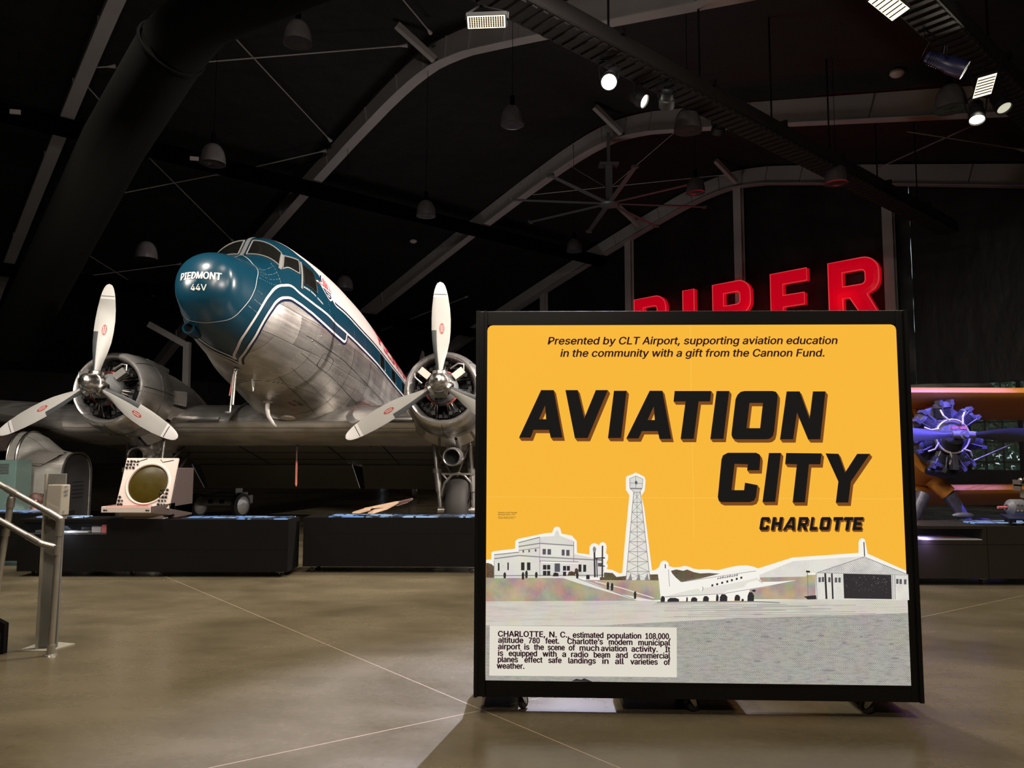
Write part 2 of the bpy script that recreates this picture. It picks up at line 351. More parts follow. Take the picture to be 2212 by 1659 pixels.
    def flat(s, loops, fn, mi=None, depth=None):
        """polygon with holes, laid out by fn(a, b, c); depth extrudes it"""
        loops = [list(l) for l in loops]
        tri = tessellate_polygon([[Vec((p[0], p[1], 0)) for p in l] for l in loops])
        pts = [p for l in loops for p in l]
        def area(t): (a, b), (c, d), (e, f) = pts[t[0]][:2], pts[t[1]][:2], pts[t[2]][:2]; return (c - a) * (f - b) - (e - a) * (d - b)
        tri = [t if area(t) > 0 else t[::-1] for t in tri]
        if depth is None: return s.add([fn(p[0], p[1], 0) for p in pts], tri, mi)
        n = len(pts); vs = [fn(p[0], p[1], 0) for p in pts] + [fn(p[0], p[1], depth) for p in pts]
        fs = list(tri) + [tuple(i + n for i in t[::-1]) for t in tri]; k = 0
        for l in loops:
            m = len(l); fs += [(k + i, k + (i + 1) % m, n + k + (i + 1) % m, n + k + i) for i in range(m)]; k += m
        return s.add(vs, fs, mi)
    def build(s, name, mats, parent=None, local=False, smooth=35, bevel=None, loc=None, fixn=True, **kw):
        me = bpy.data.meshes.new(name)
        vs = [Vec(p) for p in s.v]
        if parent is not None and not local: inv = WM[parent].inverted(); vs = [inv @ p for p in vs]
        M = WM[parent] if parent is not None else Mat.Identity(4)
        if parent is None:
            if loc is None:
                xs = [[p[i] for p in vs] for i in range(3)]; loc = ((min(xs[0]) + max(xs[0])) / 2, (min(xs[1]) + max(xs[1])) / 2, min(xs[2]))
            vs = [p - Vec(loc) for p in vs]; M = Mat.Translation(Vec(loc))
        me.from_pydata([tuple(p) for p in vs], [], s.f)
        if isinstance(mats, str): mats = [mats]
        for m in mats: me.materials.append(MATS[m])
        if len(mats) > 1: me.polygons.foreach_set('material_index', s.m)
        if fixn:
            bm = bmesh.new(); bm.from_mesh(me); bmesh.ops.recalc_face_normals(bm, faces=bm.faces); bm.to_mesh(me); bm.free()
        if smooth:
            me.polygons.foreach_set('use_smooth', [True] * len(me.polygons)); me.set_sharp_from_angle(angle=R(smooth))
        o = bpy.data.objects.new(name, me); COL.objects.link(o)
        if parent is not None: o.parent = parent
        else: o.location = loc
        WM[o] = M
        if bevel:
            b = o.modifiers.new('bevel', 'BEVEL'); b.width = bevel; b.segments = 2; b.limit_method = 'ANGLE'; b.angle_limit = R(40)
        if kw: tag(o, kw.get('label'), kw.get('cat'), kw.get('group'), kw.get('kind'))
        return o
_tx = {}
import os
try: FONT = bpy.data.fonts.load(os.path.join(bpy.utils.system_resource('DATAFILES', path='fonts'), 'Inter.woff2'))   # the sans face that ships inside Blender
except Exception: FONT = None
def text(s, bold=0.0, spacing=1.0):
    """outline of a word as 2-D triangles, normalised to its own box: returns (verts 0..1 x 0..h/w, faces, cap height)"""
    k = (s, bold, spacing)
    if k in _tx: return _tx[k]
    c = bpy.data.curves.new('t', 'FONT'); c.body = s; c.font = FONT or c.font; c.size = 1; c.offset = bold; c.space_character = spacing; c.resolution_u = 3; c.fill_mode = 'FRONT'
    o = bpy.data.objects.new('t', c); COL.objects.link(o)
    me = bpy.data.meshes.new_from_object(o.evaluated_get(bpy.context.evaluated_depsgraph_get()))
    vs = [(v.co.x, v.co.y) for v in me.vertices]; fs = [tuple(p.vertices) for p in me.polygons]
    bpy.data.objects.remove(o); bpy.data.meshes.remove(me); bpy.data.curves.remove(c)
    x0 = min(p[0] for p in vs); x1 = max(p[0] for p in vs)
    _tx[k] = ([((p[0] - x0) / (x1 - x0), p[1]) for p in vs], fs); return _tx[k]
def cap_unit():
    if 'cap' not in _tx: _tx['cap'] = max(p[1] for p in text('H')[0])
    return _tx['cap']
def lettering(mb, s, fn, x0, x1, y, cap, bold=.012, shear=0.0, mi=None, spacing=1.0):
    """word stretched from x0 to x1 on baseline y with capital height cap; fn maps (a, b, 0) into the scene"""
    vs, fs = text(s, 0, spacing); k = cap / cap_unit(); b = bold * cap
    for dx, dy in ((-b, 0), (b, 0), (0, b * .6), (0, -b * .6)) if bold else ((0, 0),):      # heavier strokes
        mb.add([fn(x0 + p[0] * (x1 - x0) + shear * p[1] * k + dx, y + p[1] * k + dy, 0) for p in vs], fs, mi)
# ================================================================== THE HALL
PROF = [(-43, 4.6), (-38, 6.3), (-34, 7.7), (-28, 9.45), (-24, 10.6), (-21, 11.4), (-19, 11.88), (-18, 12.08), (-17.2, 12.18), (-16.5, 12.2), (-15.8, 12.14), (-15, 12.0), (-14, 11.74), (-12, 11.2), (-9, 10.35), (-4, 8.93), (2, 7.2), (10, 4.9)]
def lerp(x, T):
    if x <= T[0][0]: return T[0][1]
    for (a, b), (c, d) in zip(T, T[1:]):
        if x <= c: return b + (d - b) * (x - a) / (c - a)
    return T[-1][1]
def roof(u): return lerp(u, PROF)
VB, VF, UL, UR, RD = 26.75, -12.0, -43.0, 10.0, .85
# floor slab
m = MB(); m.add([H(UL, VF, 0), H(UR, VF, 0), H(UR, VB, 0), H(UL, VB, 0), H(UL, VF, -.3), H(UR, VF, -.3), H(UR, VB, -.3), H(UL, VB, -.3)],
                [(0, 1, 2, 3), (7, 6, 5, 4), (0, 4, 5, 1), (1, 5, 6, 2), (2, 6, 7, 3), (3, 7, 4, 0)])
m.build('floor', 'polished_concrete', smooth=0, loc=(0, 0, 0), kind='structure')
# ceiling membrane: black sheeting sagging a little between the frames
m = MB(); vs = [VF + (VB - VF) * i / 62 for i in range(63)]
us = [UL + (UR - UL) * i / 90 for i in range(91)]
def sag(u, v): return .05 * sin(v * 5.3 + u) * sin(u * 1.7) + .09 * abs(sin((v - 4.2) * pi / 7.5)) ** .5 - .09
lo = [[H(u, v, roof(u) + RD + sag(u, v)) for u in us] for v in vs]; hi = [[H(u, v, roof(u) + RD + .4) for u in us] for v in vs]
m.grid(lo); m.grid(hi)
m.build('ceiling', 'membrane', loc=(0, 0, 9), kind='structure')
def wall(name, pts, d, mt):
    m = MB(); n = len(pts); m.add([p for p in pts] + [p + d for p in pts], [tuple(range(n)), tuple(range(n, 2 * n))[::-1]] + [(i, (i + 1) % n, n + (i + 1) % n, n + i) for i in range(n)])
    return m.build(name, mt, smooth=0, kind='structure')
def prof_between(u0, u1, v, dz=.3):
    return [H(u, v, roof(u) + RD + dz) for u in [u1 - (u1 - u0) * i / 24 for i in range(25)]]
UW0, UW1, ZW0, ZW1 = -9.9, 3.0, 1.1, 3.84
wall('wall_left', [H(UL, VF, 0), H(UL, VB, 0), H(UL, VB, 6), H(UL, VF, 6)], HU * -.3, 'membrane')
wall('wall_right', [H(UR, VF, 0), H(UR, VB, 0), H(UR, VB, 6.5), H(UR, VF, 6.5)], HU * .3, 'membrane')
wall('wall_front', [H(UL, VF, 0), H(UR, VF, 0)] + prof_between(UL, UR, VF), HV * -.3, 'membrane')
# end wall, with the strip of windows left open; the sheeting is rumpled
def rumple(u, z): return .05 * sin(u * 2.6 + sin(z * 1.3) * .8) * (1 if u < UW0 else .3) + .02 * sin(u * 9 + z * 3) + .015 * sin(z * 7 + u * 3)
m = MB()
NU, NZ = 150, 44
P = []
for i in range(NU + 1):
    u = UL + (UW0 - UL) * i / NU; P.append([H(u, VB - .02 + rumple(u, (roof(u) + RD + .2) * j / NZ), (roof(u) + RD + .2) * j / NZ) for j in range(NZ + 1)])
m.grid(P)
for (za, zb) in ((0, ZW0), (ZW1, None)):
    P = []
    for i in range(61):
        u = UW0 + (UW1 - UW0) * i / 60; t = zb if zb is not None else roof(u) + RD + .2
        P.append([H(u, VB - .02, za + (t - za) * j / 20) for j in range(21)])
    m.grid(P)
m.grid([[H(u, VB - .02, (roof(u) + RD + .2) * j / 8) for j in range(9)] for u in (UW1, 5, 7, UR)])
m.build('wall_back', 'wall_fabric', loc=H(-16, VB, 0), fixn=False, kind='structure')
# frames: tapered rolled girders that follow the roof
FU = [-43, -40, -37, -34, -31, -28, -26, -24, -22.5, -21, -20, -19, -18.3, -17.6, -17, -16.5, -16, -15.5, -15, -14.4, -13.6, -12.6, -11.5, -10, -8, -6, -4, -1, 2, 6, 10]
def frame(name, v):
    m = MB(); lo = []; mid = []
    for k, u in enumerate(FU):
        a, b = FU[max(k - 1, 0)], FU[min(k + 1, len(FU) - 1)]; d = Vec((b - a, roof(b) - roof(a))).normalized(); n = Vec((-d.y, d.x))
        z = roof(u); dep = .70
        q = lambda s, h: H(u + n.x * h, v + s, z + n.y * h)
        lo.append([q(-.17, 0), q(.17, 0), q(.17, .025), q(-.17, .025)]); mid.append([q(-.012, .02), q(.012, .02), q(.012, dep), q(-.012, dep)])
        if k % 2 == 0: m.add([q(-.05, .02), q(-.05, dep), q(.05, dep), q(.05, .02)], [(0, 1, 2, 3)]); m.add([q(-.05, .02) + HU * .012, q(-.05, dep) + HU * .012, q(.05, dep) + HU * .012, q(.05, .02) + HU * .012], [(3, 2, 1, 0)])
    m.grid(lo, wrap=True); m.grid(mid, wrap=True)
    m.build(name, 'rafter_grey', smooth=0, loc=H(-16.5, v, 12), fixn=False, kind='structure')
for i, v in enumerate((4.2, 11.7, 19.2, 26.35)): frame('trim_%d' % (i + 1), v)
# end-wall posts
for i, u in enumerate((-27.5, -21.9, -16.25, -10.5)):
    m = MB(); z = roof(u) + .3
    m.beam(H(u, VB - .38, 0), H(u, VB - .38, z), .34, .02, HV); m.beam(H(u, VB - .27, 0), H(u, VB - .27, z), .02, .22, HV); m.beam(H(u, VB - .16, 0), H(u, VB - .16, z), .34, .02, HV)
    m.build('trim_%d' % (i + 5), 'rafter_grey', smooth=0, kind='structure')
# knee braces between frame and purlin, above and below
kn = 9
for (u, v) in ((-16.2, 11.3), (-15.9, 18.7), (-15.9, 25.6), (-20.7, 25.5)):
    m = MB(); m.beam(H(u - .2, v - .9, roof(u) + .7), H(u, v + .2, roof(u) + .05), .16, .16); m.build('trim_%d' % kn, 'rafter_grey', smooth=0, kind='structure'); kn += 1
m = MB(); m.beam((-12.55, 26, 5.98), (-11.25, 26, 5.27), .24, .2); m.beam((-11.22, 26, 5.36), (-11.14, 26, 0), .2, .2); m.build('trim_%d' % kn, 'rafter_grey', smooth=0, kind='structure'); kn += 1
# dark purlins passing under the frames
for u, z in ((-23.4, roof(-23.4) - .24), (-32.0, roof(-32) - .22)):
    m = MB(); m.beam(H(u, VF + 2, z), H(u, VB - .4, z), .42, .40); m.build('trim_%d' % kn, 'void_black', smooth=0, kind='structure'); kn += 1
# sway rods between the frames
RODS = [((-8.3, 19.5, 12.0), (-2.86, 19.7, 12.6)), ((-7.2, 18.9, 12.3), (-5.87, 23.7, 11.6)), ((-11.5, 19.6, 11.45), (-11.35, 22.4, 10.9)), ((-11.4, 22.9, 10.8), (-10.8, 28.7, 9.7)), ((-13.0, 24.6, 10.15), (-9.65, 24.5, 10.8)),
        ((-8.87, 24.5, 10.95), (-6.14, 24.24, 11.5)), ((-17.3, 29.3, 8.36), (-13.2, 29.75, 9.05)), ((-15.9, 27.8, 8.94), (-15.3, 31.9, 8.2)), ((-2.62, 17.1, 12.3), (-2.15, 18.9, 12.5)), ((10.8, 20.1, 10.4), (13.9, 20.0, 9.85)),
        ((11.8, 18.8, 10.0), (12.2, 24.6, 11.1)), ((-11.05, 19.05, 11.6), (-10.45, 19.16, 11.7)), ((0.8, 29.1, 11.7), (8.4, 29.0, 12.5)), ((-7.0, 40.0, 8.0), (-2.25, 37.7, 9.4))]
for p, q in RODS:
    m = MB(); m.cyl(p, q, .018, n=6); d = (Vec(q) - Vec(p)).normalized(); m.cyl(Vec(q) - d * .22, q, .02, .06, n=8)
    m.build('trim_%d' % kn, 'rod_grey', kind='structure'); kn += 1
# windows in the end wall
cols = int(round((UW1 - UW0) / 1.38)); wu = (UW1 - UW0) / cols
for i in range(cols):
    u0 = UW0 + i * wu; u1 = u0 + wu; m = MB(); vv = VB + .05
    for k in range(4): m.beam(H(u0 + (u1 - u0) * k / 3, vv, ZW0), H(u0 + (u1 - u0) * k / 3, vv, ZW1), .05 if k % 3 else .12, .06, HV)
    for z in (ZW0, 1.36, 1.98, 2.6, 3.22, ZW1): m.beam(H(u0, vv, z), H(u1, vv, z), .06, .05)
    w = m.build('window_%d' % (i + 1), 'mullion', smooth=0, kind='structure')
    g = MB(); g.add([H(u0, vv, ZW0), H(u1, vv, ZW0), H(u1, vv, ZW1), H(u0, vv, ZW1)], [(0, 1, 2, 3)]); g.build('pane', 'window_glass', w, smooth=0, fixn=False)
# outside the windows: lawn and trees
m = MB(); m.box((-60, -60, -.5), (60, 60, -.35)); o = m.build('ground', 'ground_grass', smooth=0, loc=(0, 0, -.35), kind='structure'); o.location = H(-6, 65, -.5); o.rotation_euler[2] = -HA
def tree(loc, h, r, label):
    t = base('tree', loc, label, 'tree', 'trees outside the windows'); m = MB(); L = Vec(loc)
    m.tube([L, L + Vec((.1, 0, h * .4)), L + Vec((0, .1, h * .8))], [.22, .16, .06], 8); m.build('trunk', 'bark', t)
    m = MB()
    for k in range(3600):
        a = random.uniform(0, 2 * pi); b = math.acos(random.uniform(-1, 1)); q = r * random.uniform(.55, 1) ** .5
        c = L + Vec((q * sin(b) * cos(a), q * sin(b) * sin(a), h * .62 + q * 1.15 * cos(b)))
        n = Vec((random.gauss(0, 1), random.gauss(0, 1), random.gauss(0, 1))).normalized(); a1 = n.orthogonal().normalized() * .12; b1 = n.cross(a1)
        m.add([c - a1, c - b1 * .6, c + a1, c + b1 * .6], [(0, 1, 2, 3)])
    m.build('foliage', 'leaf', t, smooth=0, fixn=False)
for (u, v, h, r), l in zip(((-11.2, 33, 5.6, 2.0), (-6.9, 32.5, 5.4, 2.0), (-2.6, 33, 5.5, 2.0), (-9.3, 38, 6.6, 2.1), (-4.6, 38, 6.4, 2.1)), ('green leafy tree outside the windows, behind the upper corner of the sign', 'green leafy tree outside the windows, right behind the violet engine', 'green leafy tree outside the panes at the right edge of the picture', 'taller leafy tree outside, between and behind the two left ones', 'taller leafy tree outside, between and behind the two right ones')):
    tree(H(u, v, -.35), h, r, l)
m = MB(); hr = random.Random(4)
for k in range(15000):
    c = H(hr.uniform(-19, 9), 42.5 + hr.uniform(-1.2, 1.2), -.3 + 7.2 * hr.random() ** .9); n = Vec((hr.gauss(0, 1), hr.gauss(0, 1), hr.gauss(0, 1))).normalized(); a1 = n.orthogonal().normalized() * .24; b1 = n.cross(a1)
    m.add([c - a1, c - b1 * .7, c + a1, c + b1 * .7], [(0, 1, 2, 3)])
tag(m.build('foliage', 'leaf', None, smooth=0, fixn=False), 'dense green foliage filling the view outside, behind the trees', 'foliage', kind='stuff')
# ------------------------------------------------------------------ things hung from the roof
def rod_up(m, p, r=.012, mi=0):
    p = Vec(p); u, v = p.dot(HU), p.dot(HV); m.cyl(p, (p.x, p.y, roof(u) + RD + .05), r, n=6, mi=mi)
def tray(name, u, v0, v1, z, label, tilt=0.0):
    """perforated black lighting beam: solid web on the lower side, open channel above"""
    t = base(name, H(u, (v0 + v1) / 2, z), label, 'lighting beam', 'lighting beams under the roof')
    m = MB(); a, b = H(u, v0, z), H(u, v1, z)
    m.beam(a + HU * -.26, b + HU * -.26, .04, .30); m.beam(a + HU * .26, b + HU * .26, .04, .30); m.beam(a + Vec((0, 0, -.13)), b + Vec((0, 0, -.13)), .56, .03)
    n = int((v1 - v0) / .22)
    for i in range(n):
        v = v0 + (i + .5) * (v1 - v0) / n; m.beam(H(u - .25, v, z - .165), H(u + .25, v, z - .165), .10, .03)
    m.build('beam', 'beam_black', t, smooth=0)
    m = MB()
    for v in [v0 + 1.2 + i * 2.6 for i in range(int((v1 - v0) / 2.6))]:
        m.beam(H(u - .34, v, z + .16), H(u + .34, v, z + .16), .08, .10); rod_up(m, H(u, v, z + .1), .02)
    m.build('hanger', 'black_matte', t, smooth=0)
tray('lighting_beam', -8.0, 5.4, 24.5, 8.33, 'long black perforated lighting beam running over the yellow sign to the red letters')
tray('lighting_beam', -4.1, 6.0, 21.0, 8.45, 'black lighting beam crossing the top right corner, beside the blue spotlight')
# high-bay domes
def dome(p, label, d=.53):
    t = base('high_bay_lamp', p, label, 'lamp', 'unlit dome lamps under the roof'); p = Vec(p); r = d / 2; m = MB()
    m.lathe([(-.235, .001), (-.23, r * .5), (-.215, r * .97), (-.22, r * 1.02), (-.19, r * 1.01)] + [(-.19 + .42 * sin(k * pi / 20), r * cos(k * pi / 20) ** .8) for k in range(1, 10)] + [(.232, .001)], p, n=32)
    m.build('shade', 'dome', t)
    m = MB(); m.cyl(p + Vec((0, 0, .20)), p + Vec((0, 0, .46)), .055, .05, 12); rod_up(m, p + Vec((0, 0, .45)), .006); m.build('housing', 'void_black', t)
    m = MB(); m.ball(p + Vec((0, 0, -.02)), .055, 10, sc=(1, 1, 1.6)); m.build('bulb', 'rod_grey', t)
for (p, l) in (((-4.08, 13.75, 9.55), 'clear grey dome lamp highest on the left, beside the sway rods'), ((-6.43, 15.8, 7.98), 'grey dome lamp hanging above the airliner cockpit to its left'), ((-9.09, 18.5, 6.59), 'grey dome lamp low on the left, level with the airliner nose top'),
               ((-.01, 16.7, 9.27), 'grey dome lamp hanging alone in the middle between two roof frames'), ((-2.37, 20.3, 8.27), 'grey dome lamp above the upright blade of the right propeller'), ((2.14, 25.8, 8.77), 'small grey dome lamp under the ceiling fan near the far frame'),
               ((-5.31, 23.7, 6.96), 'dim grey dome lamp just over the white airliner roof'), ((5.15, 20.8, 9.12), 'grey dome lamp right of the ceiling fan blade tip'), ((3.39, 14.2, 8.05), 'wide grey dome lamp half hidden behind the long lighting beam'),
               ((7.73, 12.92, 7.9), 'wide grey dome lamp behind the blue spotlight at top right'), ((7.5, 17.1, 8.06), 'grey dome lamp behind the far end of the long lighting beam')):
    dome(p, l)
# LED panels
def face_to(c, tgt): return (Vec(tgt) - Vec(c)).normalized()
def led_panel(c, tgt, A, B, D, label, arm):
    """flat LED panel: c its centre, facing tgt; A, B, D fix the corner directions of its housing"""
    c = Vec(c); n = face_to(c, tgt); A, B, D = (at_plane(*p, c, n) for p in (A, B, D)); X, Yv = (B - A) / 2, (D - A) / 2; c = A + X + Yv
    if X.cross(Yv).dot(n) < 0: pass
    t = base('led_panel', c, label, 'led light', 'bright LED panels'); m = MB()
    q = lambda a, b, d: c + X * a + Yv * b + n * d
    k = 1.07
    m.hexa([q(-k, -k, -.09), q(k, -k, -.09), q(k, k, -.09), q(-k, k, -.09), q(-k, -k, 0), q(k, -k, 0), q(k, k, 0), q(-k, k, 0)]); m.build('housing', 'led_edge', t, smooth=0)
    m = MB(); m.add([q(-1, -1, .004), q(1, -1, .004), q(1, 1, .004), q(-1, 1, .004)], [(0, 1, 2, 3)]); m.build('diffuser', 'led_white', t, smooth=0, fixn=False)
    m = MB(); nx, ny = 16, 7
    for i in range(1, nx):
        for j in range(1, ny):
            a, b = -1 + 2 * i / nx, -1 + 2 * j / ny; s = .0105 / X.length; r = .0105 / Yv.length; m.add([q(a - s, b - r, .007), q(a + s, b - r, .007), q(a + s, b + r, .007), q(a - s, b + r, .007)], [(0, 1, 2, 3)])
    m.build('dot_pattern', 'tan_dark', t, smooth=0, fixn=False)
    m = MB(); m.tube([q(-1.1, 0, -.05), q(-1.1, 0, -.22), Vec(arm)], .016, 8); m.tube([q(1.1, 0, -.05), q(1.1, 0, -.22), Vec(arm)], .016, 8); m.build('bracket', 'black_matte', t)
    light('led_light', 'AREA', c + n * .05, c + n * 2, 80, (1, .93, .72), .4, size_y=.25)
led_panel((-.31, 9.0, 6.99), (-.5, 5.0, 1.0), (1011, 62), (1092, 59), (1009, 35), 'bright white LED panel at top centre, left of the long lighting beam', H(-8.2, 6.6, 8.1))
led_panel((5.0, 10.0, 7.86), (3.4, 6.0, .5), (1927, 45), (1965, 18), (1875, 3), 'bright yellowish LED panel cut by the top edge of the picture', H(-4.5, 10.5, 8.2))
led_panel((7.46, 12.0, 7.65), (4.0, 5.5, .5), (2101, 213), (2141, 202), (2113, 169), 'bright square LED panel beside the blue spotlight', H(-4.1, 13.8, 8.15))
# stage spotlights
def spotlight(c, d, L, r, body, lens, label, top, lamp=None, glow=0):
    c, d = Vec(c), Vec(d).normalized(); t = base('stage_spotlight', c, label, 'spotlight', 'stage spotlights on the beams'); b = c - d * L; m = MB()
    m.lathe([(0, r * .45), (.02, r * .62), (L * .35, r * .8), (L * .55, r * .86), (L * .6, r), (L, r), (L, r * .9), (L - .03, r * .86)], b, d, 24)
    for k in range(5): m.lathe([(L * (.1 + .06 * k), r * .62), (L * (.1 + .06 * k) + .012, r * .84), (L * (.1 + .06 * k) + .024, r * .62)], b, d, 20)
    m.build('body', body, t)
    m = MB(); m.lathe([(L - .035, 1e-3), (L - .02, r * .5), (L - .03, r * .84)], b, d, 24); m.build('lens', lens, t)
    s = d.cross(Vec((0, 0, 1))).normalized(); k = b + d * L * .5; m = MB()
    m.tube([k + s * r * 1.05, k + s * r * 1.25 + Vec((0, 0, r * 1.5)), k + Vec((0, 0, r * 2.3)), k - s * r * 1.25 + Vec((0, 0, r * 1.5)), k - s * r * 1.05], .014, 6); m.tube([k + Vec((0, 0, r * 2.3)), Vec(top)], .016, 6)
    m.build('yoke', 'black_matte', t)
    m = MB(); e = Vec(top); m.tube([b, b + Vec((0, 0, -.1)) - d * .1, e + Vec((.12, 0, -.25)), e], .008, 5); m.build('cable', 'black_matte', t)
    return c
c = spotlight((1.58, 12.0, 7.70), face_to((1.58, 12, 7.7), (.1, 3.0, .4)), .36, .14, 'black_paint', 'lens_white', 'glaring white spotlight facing the visitor, hung left of the long beam', H(-8.2, 9.1, 8.2))
light('spot_lamp', 'SPOT', c + face_to(c, (.1, 3, .4)) * .06, (-.25, 4.6, 0), 15000, (.60, .64, 1), .05, 24, 1.0)
spotlight((2.33, 12.9, 7.80), (.75, -.45, -.55), .34, .13, 'black_paint', 'lens_warm', 'small lit spotlight showing a warm white sliver beneath the long beam', H(-8.2, 10.4, 8.2))
spotlight((2.73, 13.0, 7.75), (.1, .8, -.6), .36, .14, 'black_paint', 'lens_dim', 'dark spotlight turned away, just right of the lit sliver', H(-8.1, 10.8, 8.2))
spotlight((4.2, 15.1, 8.15), (-.1, .6, -.75), .34, .14, 'black_paint', 'lens_dim', 'dark spotlight in a round yoke under the middle of the long beam', H(-8.2, 13.1, 8.2))
c = spotlight((6.95, 11.2, 7.50), (.78, -.30, -.52), .62, .135, 'can_blue', 'lens_dim', 'blue lit can spotlight pointing right at top right', H(-4.3, 12.4, 8.35))
c = spotlight((7.76, 12.25, 7.18), (-.2, -.35, -.9), .42, .13, 'black_paint', 'lens_warm', 'black spotlight with glowing rim under the square LED panel', H(-3.72, 13.75, 8.25))
c = spotlight((8.2, 12.2, 7.36), (.1, -.5, -.85), .36, .13, 'black_paint', 'lens_dim', 'black spotlight cut by the right edge of the picture', H(-3.7, 14.2, 8.35))
c = Vec((7.6, 9.4, 7.6)); light('blue_lamp', 'SPOT', c, (6.95, 12, 1.9), 9000, (.11, .09, 1.0), .08, 24, .5)
c = Vec((8.6, 9.8, 7.0)); light('wing_lamp', 'SPOT', c, (7.6, 13.2, 1.6), 420, (1, .80, .66), .1, 34, .5)
# smoke detectors and emergency signs
for (p, l) in (((8.96, 17.0, 0), 'white smoke detector at upper right, left of the lit panels'), ((-3.95, 29.9, 0), 'white smoke detector just below a dome lamp'), ((-4.24, 31.8, 0), 'white smoke detector, lower of a pair right of the airliner roof'),
               ((-.75, 32.8, 0), 'smoke detector by the purlin of the third frame'), ((.81, 34.0, 0), 'small smoke detector right of the third frame'), ((2.94, 19.0, 0), 'white smoke detector above the glaring white spotlight'), ((12.3, 26.9, 0), 'white smoke detector beside the far end of the long beam')):
    p = Vec(p); u = p.dot(HU); v = min(p.dot(HV), 26.0); p = H(u, v, roof(u) + RD - .18); m = MB()
    m.lathe([(.28, .02), (.12, .02), (.10, .15), (.05, .16), (0, .12), (-.03, .05), (-.03, .001)], p, n=20)
    tag(m.build('smoke_detector', 'detector', None), l, 'smoke detector', 'smoke detectors on the ceiling')
for (p, l) in ((at_y(33, 241, 18.6), 'small white plate under the roof at far left'), (at_y(420, 342, 22.2), 'small white plate beside a dome lamp over the left engine')):
    m = MB(); m.hexa([p + Vec((-.13, -.02, -.06)), p + Vec((.13, -.02, -.08)), p + Vec((.13, .02, -.08)), p + Vec((-.13, .02, -.06)), p + Vec((-.13, -.02, .06)), p + Vec((.13, -.02, .04)), p + Vec((.13, .02, .04)), p + Vec((-.13, .02, .06))]); rod_up(m, p, .004, 1)
    tag(m.build('sign_plate', ['detector', 'void_black'], None, smooth=0), l, 'plate')
# ceiling fan
fc = Vec((3.2, 24.6, 9.85)); t = base('ceiling_fan', fc, 'large eight-bladed industrial ceiling fan hung from the third frame', 'fan')
m = MB(); m.lathe([(.10, .05), (.10, .26), (.05, .32), (-.02, .34), (-.08, .30), (-.10, .16), (-.13, .05), (-.13, .001)], fc, n=32); m.build('hub', 'fan_grey', t)
m = MB(); m.beam(fc + Vec((0, 0, .1)), fc + Vec((0, 0, 1.3)), .22, .22, (0, 1, 0)); m.box(fc + Vec((-.32, -.2, 1.28)), fc + Vec((.32, .2, 1.36))); u = fc.dot(HU); m.beam(fc + Vec((0, 0, 1.3)), (fc.x, fc.y, roof(u) + .1), .10, .10, (0, 1, 0)); m.build('drop_tube', 'fan_grey', t, smooth=0)
for k in range(8):
    a = 2 * pi * k / 8 + R(6); d = Vec((cos(a), sin(a), 0)); s = Vec((-sin(a), cos(a), .10)); m = MB(); ro, ri = 3.25, .3
    sec = lambda r, w: [fc + d * r + s * (w * x) + Vec((0, 0, h)) for x, h in ((-.5, 0), (-.2, .035), (.2, .03), (.5, -.005), (.2, -.012), (-.2, -.005))]
    m.grid([sec(ri, .17), sec(1.2, .18), sec(2.2, .17), sec(ro, .15)], wrap=True); e = sec(ro, .15)
    m.hexa([fc + d * (ro + x) + s * (w) + Vec((0, 0, z)) for z in (-.03, .05) for x, w in ((-.01, -.11), (.09, -.09), (.09, .09), (-.01, .11))]); m.build('blade', 'fan_grey', t)
# guy wires of the fan
m = MB()
for q in (H(-18.6, 19.1, roof(-18.6)), H(-13.8, 19.1, roof(-13.8))): m.tube([fc + Vec((0, 0, .5)), q], .008, 5)
m.build('guy_wire', 'rod_grey', t)
# air duct: wide black tube with a mitred elbow
dp = [at_y(980, -190, 8.0), at_y(640, -60, 8.8), at_y(440, 28, 9.4), at_y(372, 105, 9.7), at_y(245, 312, 10.9), at_y(145, 512, 12.6), at_y(30, 740, 15.2)]
t = base('air_duct', dp[3], 'wide black air duct with an elbow at the top left', 'duct')
m = MB(); m.tube(dp[:4], .42, 28); m.build('duct_run', 'duct_black', t, label='upper run of the duct'); m = MB(); m.tube(dp[3:], .43, 28); m.build('duct_run', 'duct_black', t, label='lower run of the duct')
m = MB(); d = (dp[4] - dp[3]).normalized(); m.lathe([(-.02, .43), (-.02, .455), (.02, .455), (.02, .43)], dp[3], d, 32); m.build('flange', 'duct_black', t)
m = MB()
for k in (1, 3): p = dp[k]; m.cyl(p + Vec((0, 0, .4)), (p.x, p.y, roof(p.dot(HU)) + RD), .012, n=6)
m.build('hanger', 'black_matte', t)
# ------------------------------------------------------------------ the five red letters on the end wall
ZT, LH = 8.36, 2.25
def arc(cx, cy, rx, ry, a0, a1, n=8): return [(cx + rx * cos(R(a0 + (a1 - a0) * i / n)), cy + ry * sin(R(a0 + (a1 - a0) * i / n))) for i in range(n + 1)]
def p_loops(w, h):
    s = .50; b = h * .40
    outer = [(0, 0), (s, 0), (s, b)] + [(w * .55, b)] + arc(w - .5, b + .5, .5, .5, -90, 0)[1:] + arc(w - .55, h - .55, .55, .55, 0, 90) + [(0, h)]
    return [outer, [(s, b + .42), (s, h - .42)] + arc(w - .62, h - .56, .16, .14, 90, 0, 5) + arc(w - .62, b + .56, .16, .14, 0, -90, 5)]
def r_loops(w, h):
    s = .50; b = h * .40
    outer = [(0, 0), (s, 0), (s, b), (w * .42, b), (w - .48, 0), (w + .06, 0), (w - .42, b + .06)] + arc(w - .5, b + .56, .5, .5, -60, 0, 6)[1:] + arc(w - .55, h - .55, .55, .55, 0, 90) + [(0, h)]
    return [outer, p_loops(w, h)[1]]
def i_loops(w, h): return [[(0, 0), (w, 0), (w, h), (0, h)]]
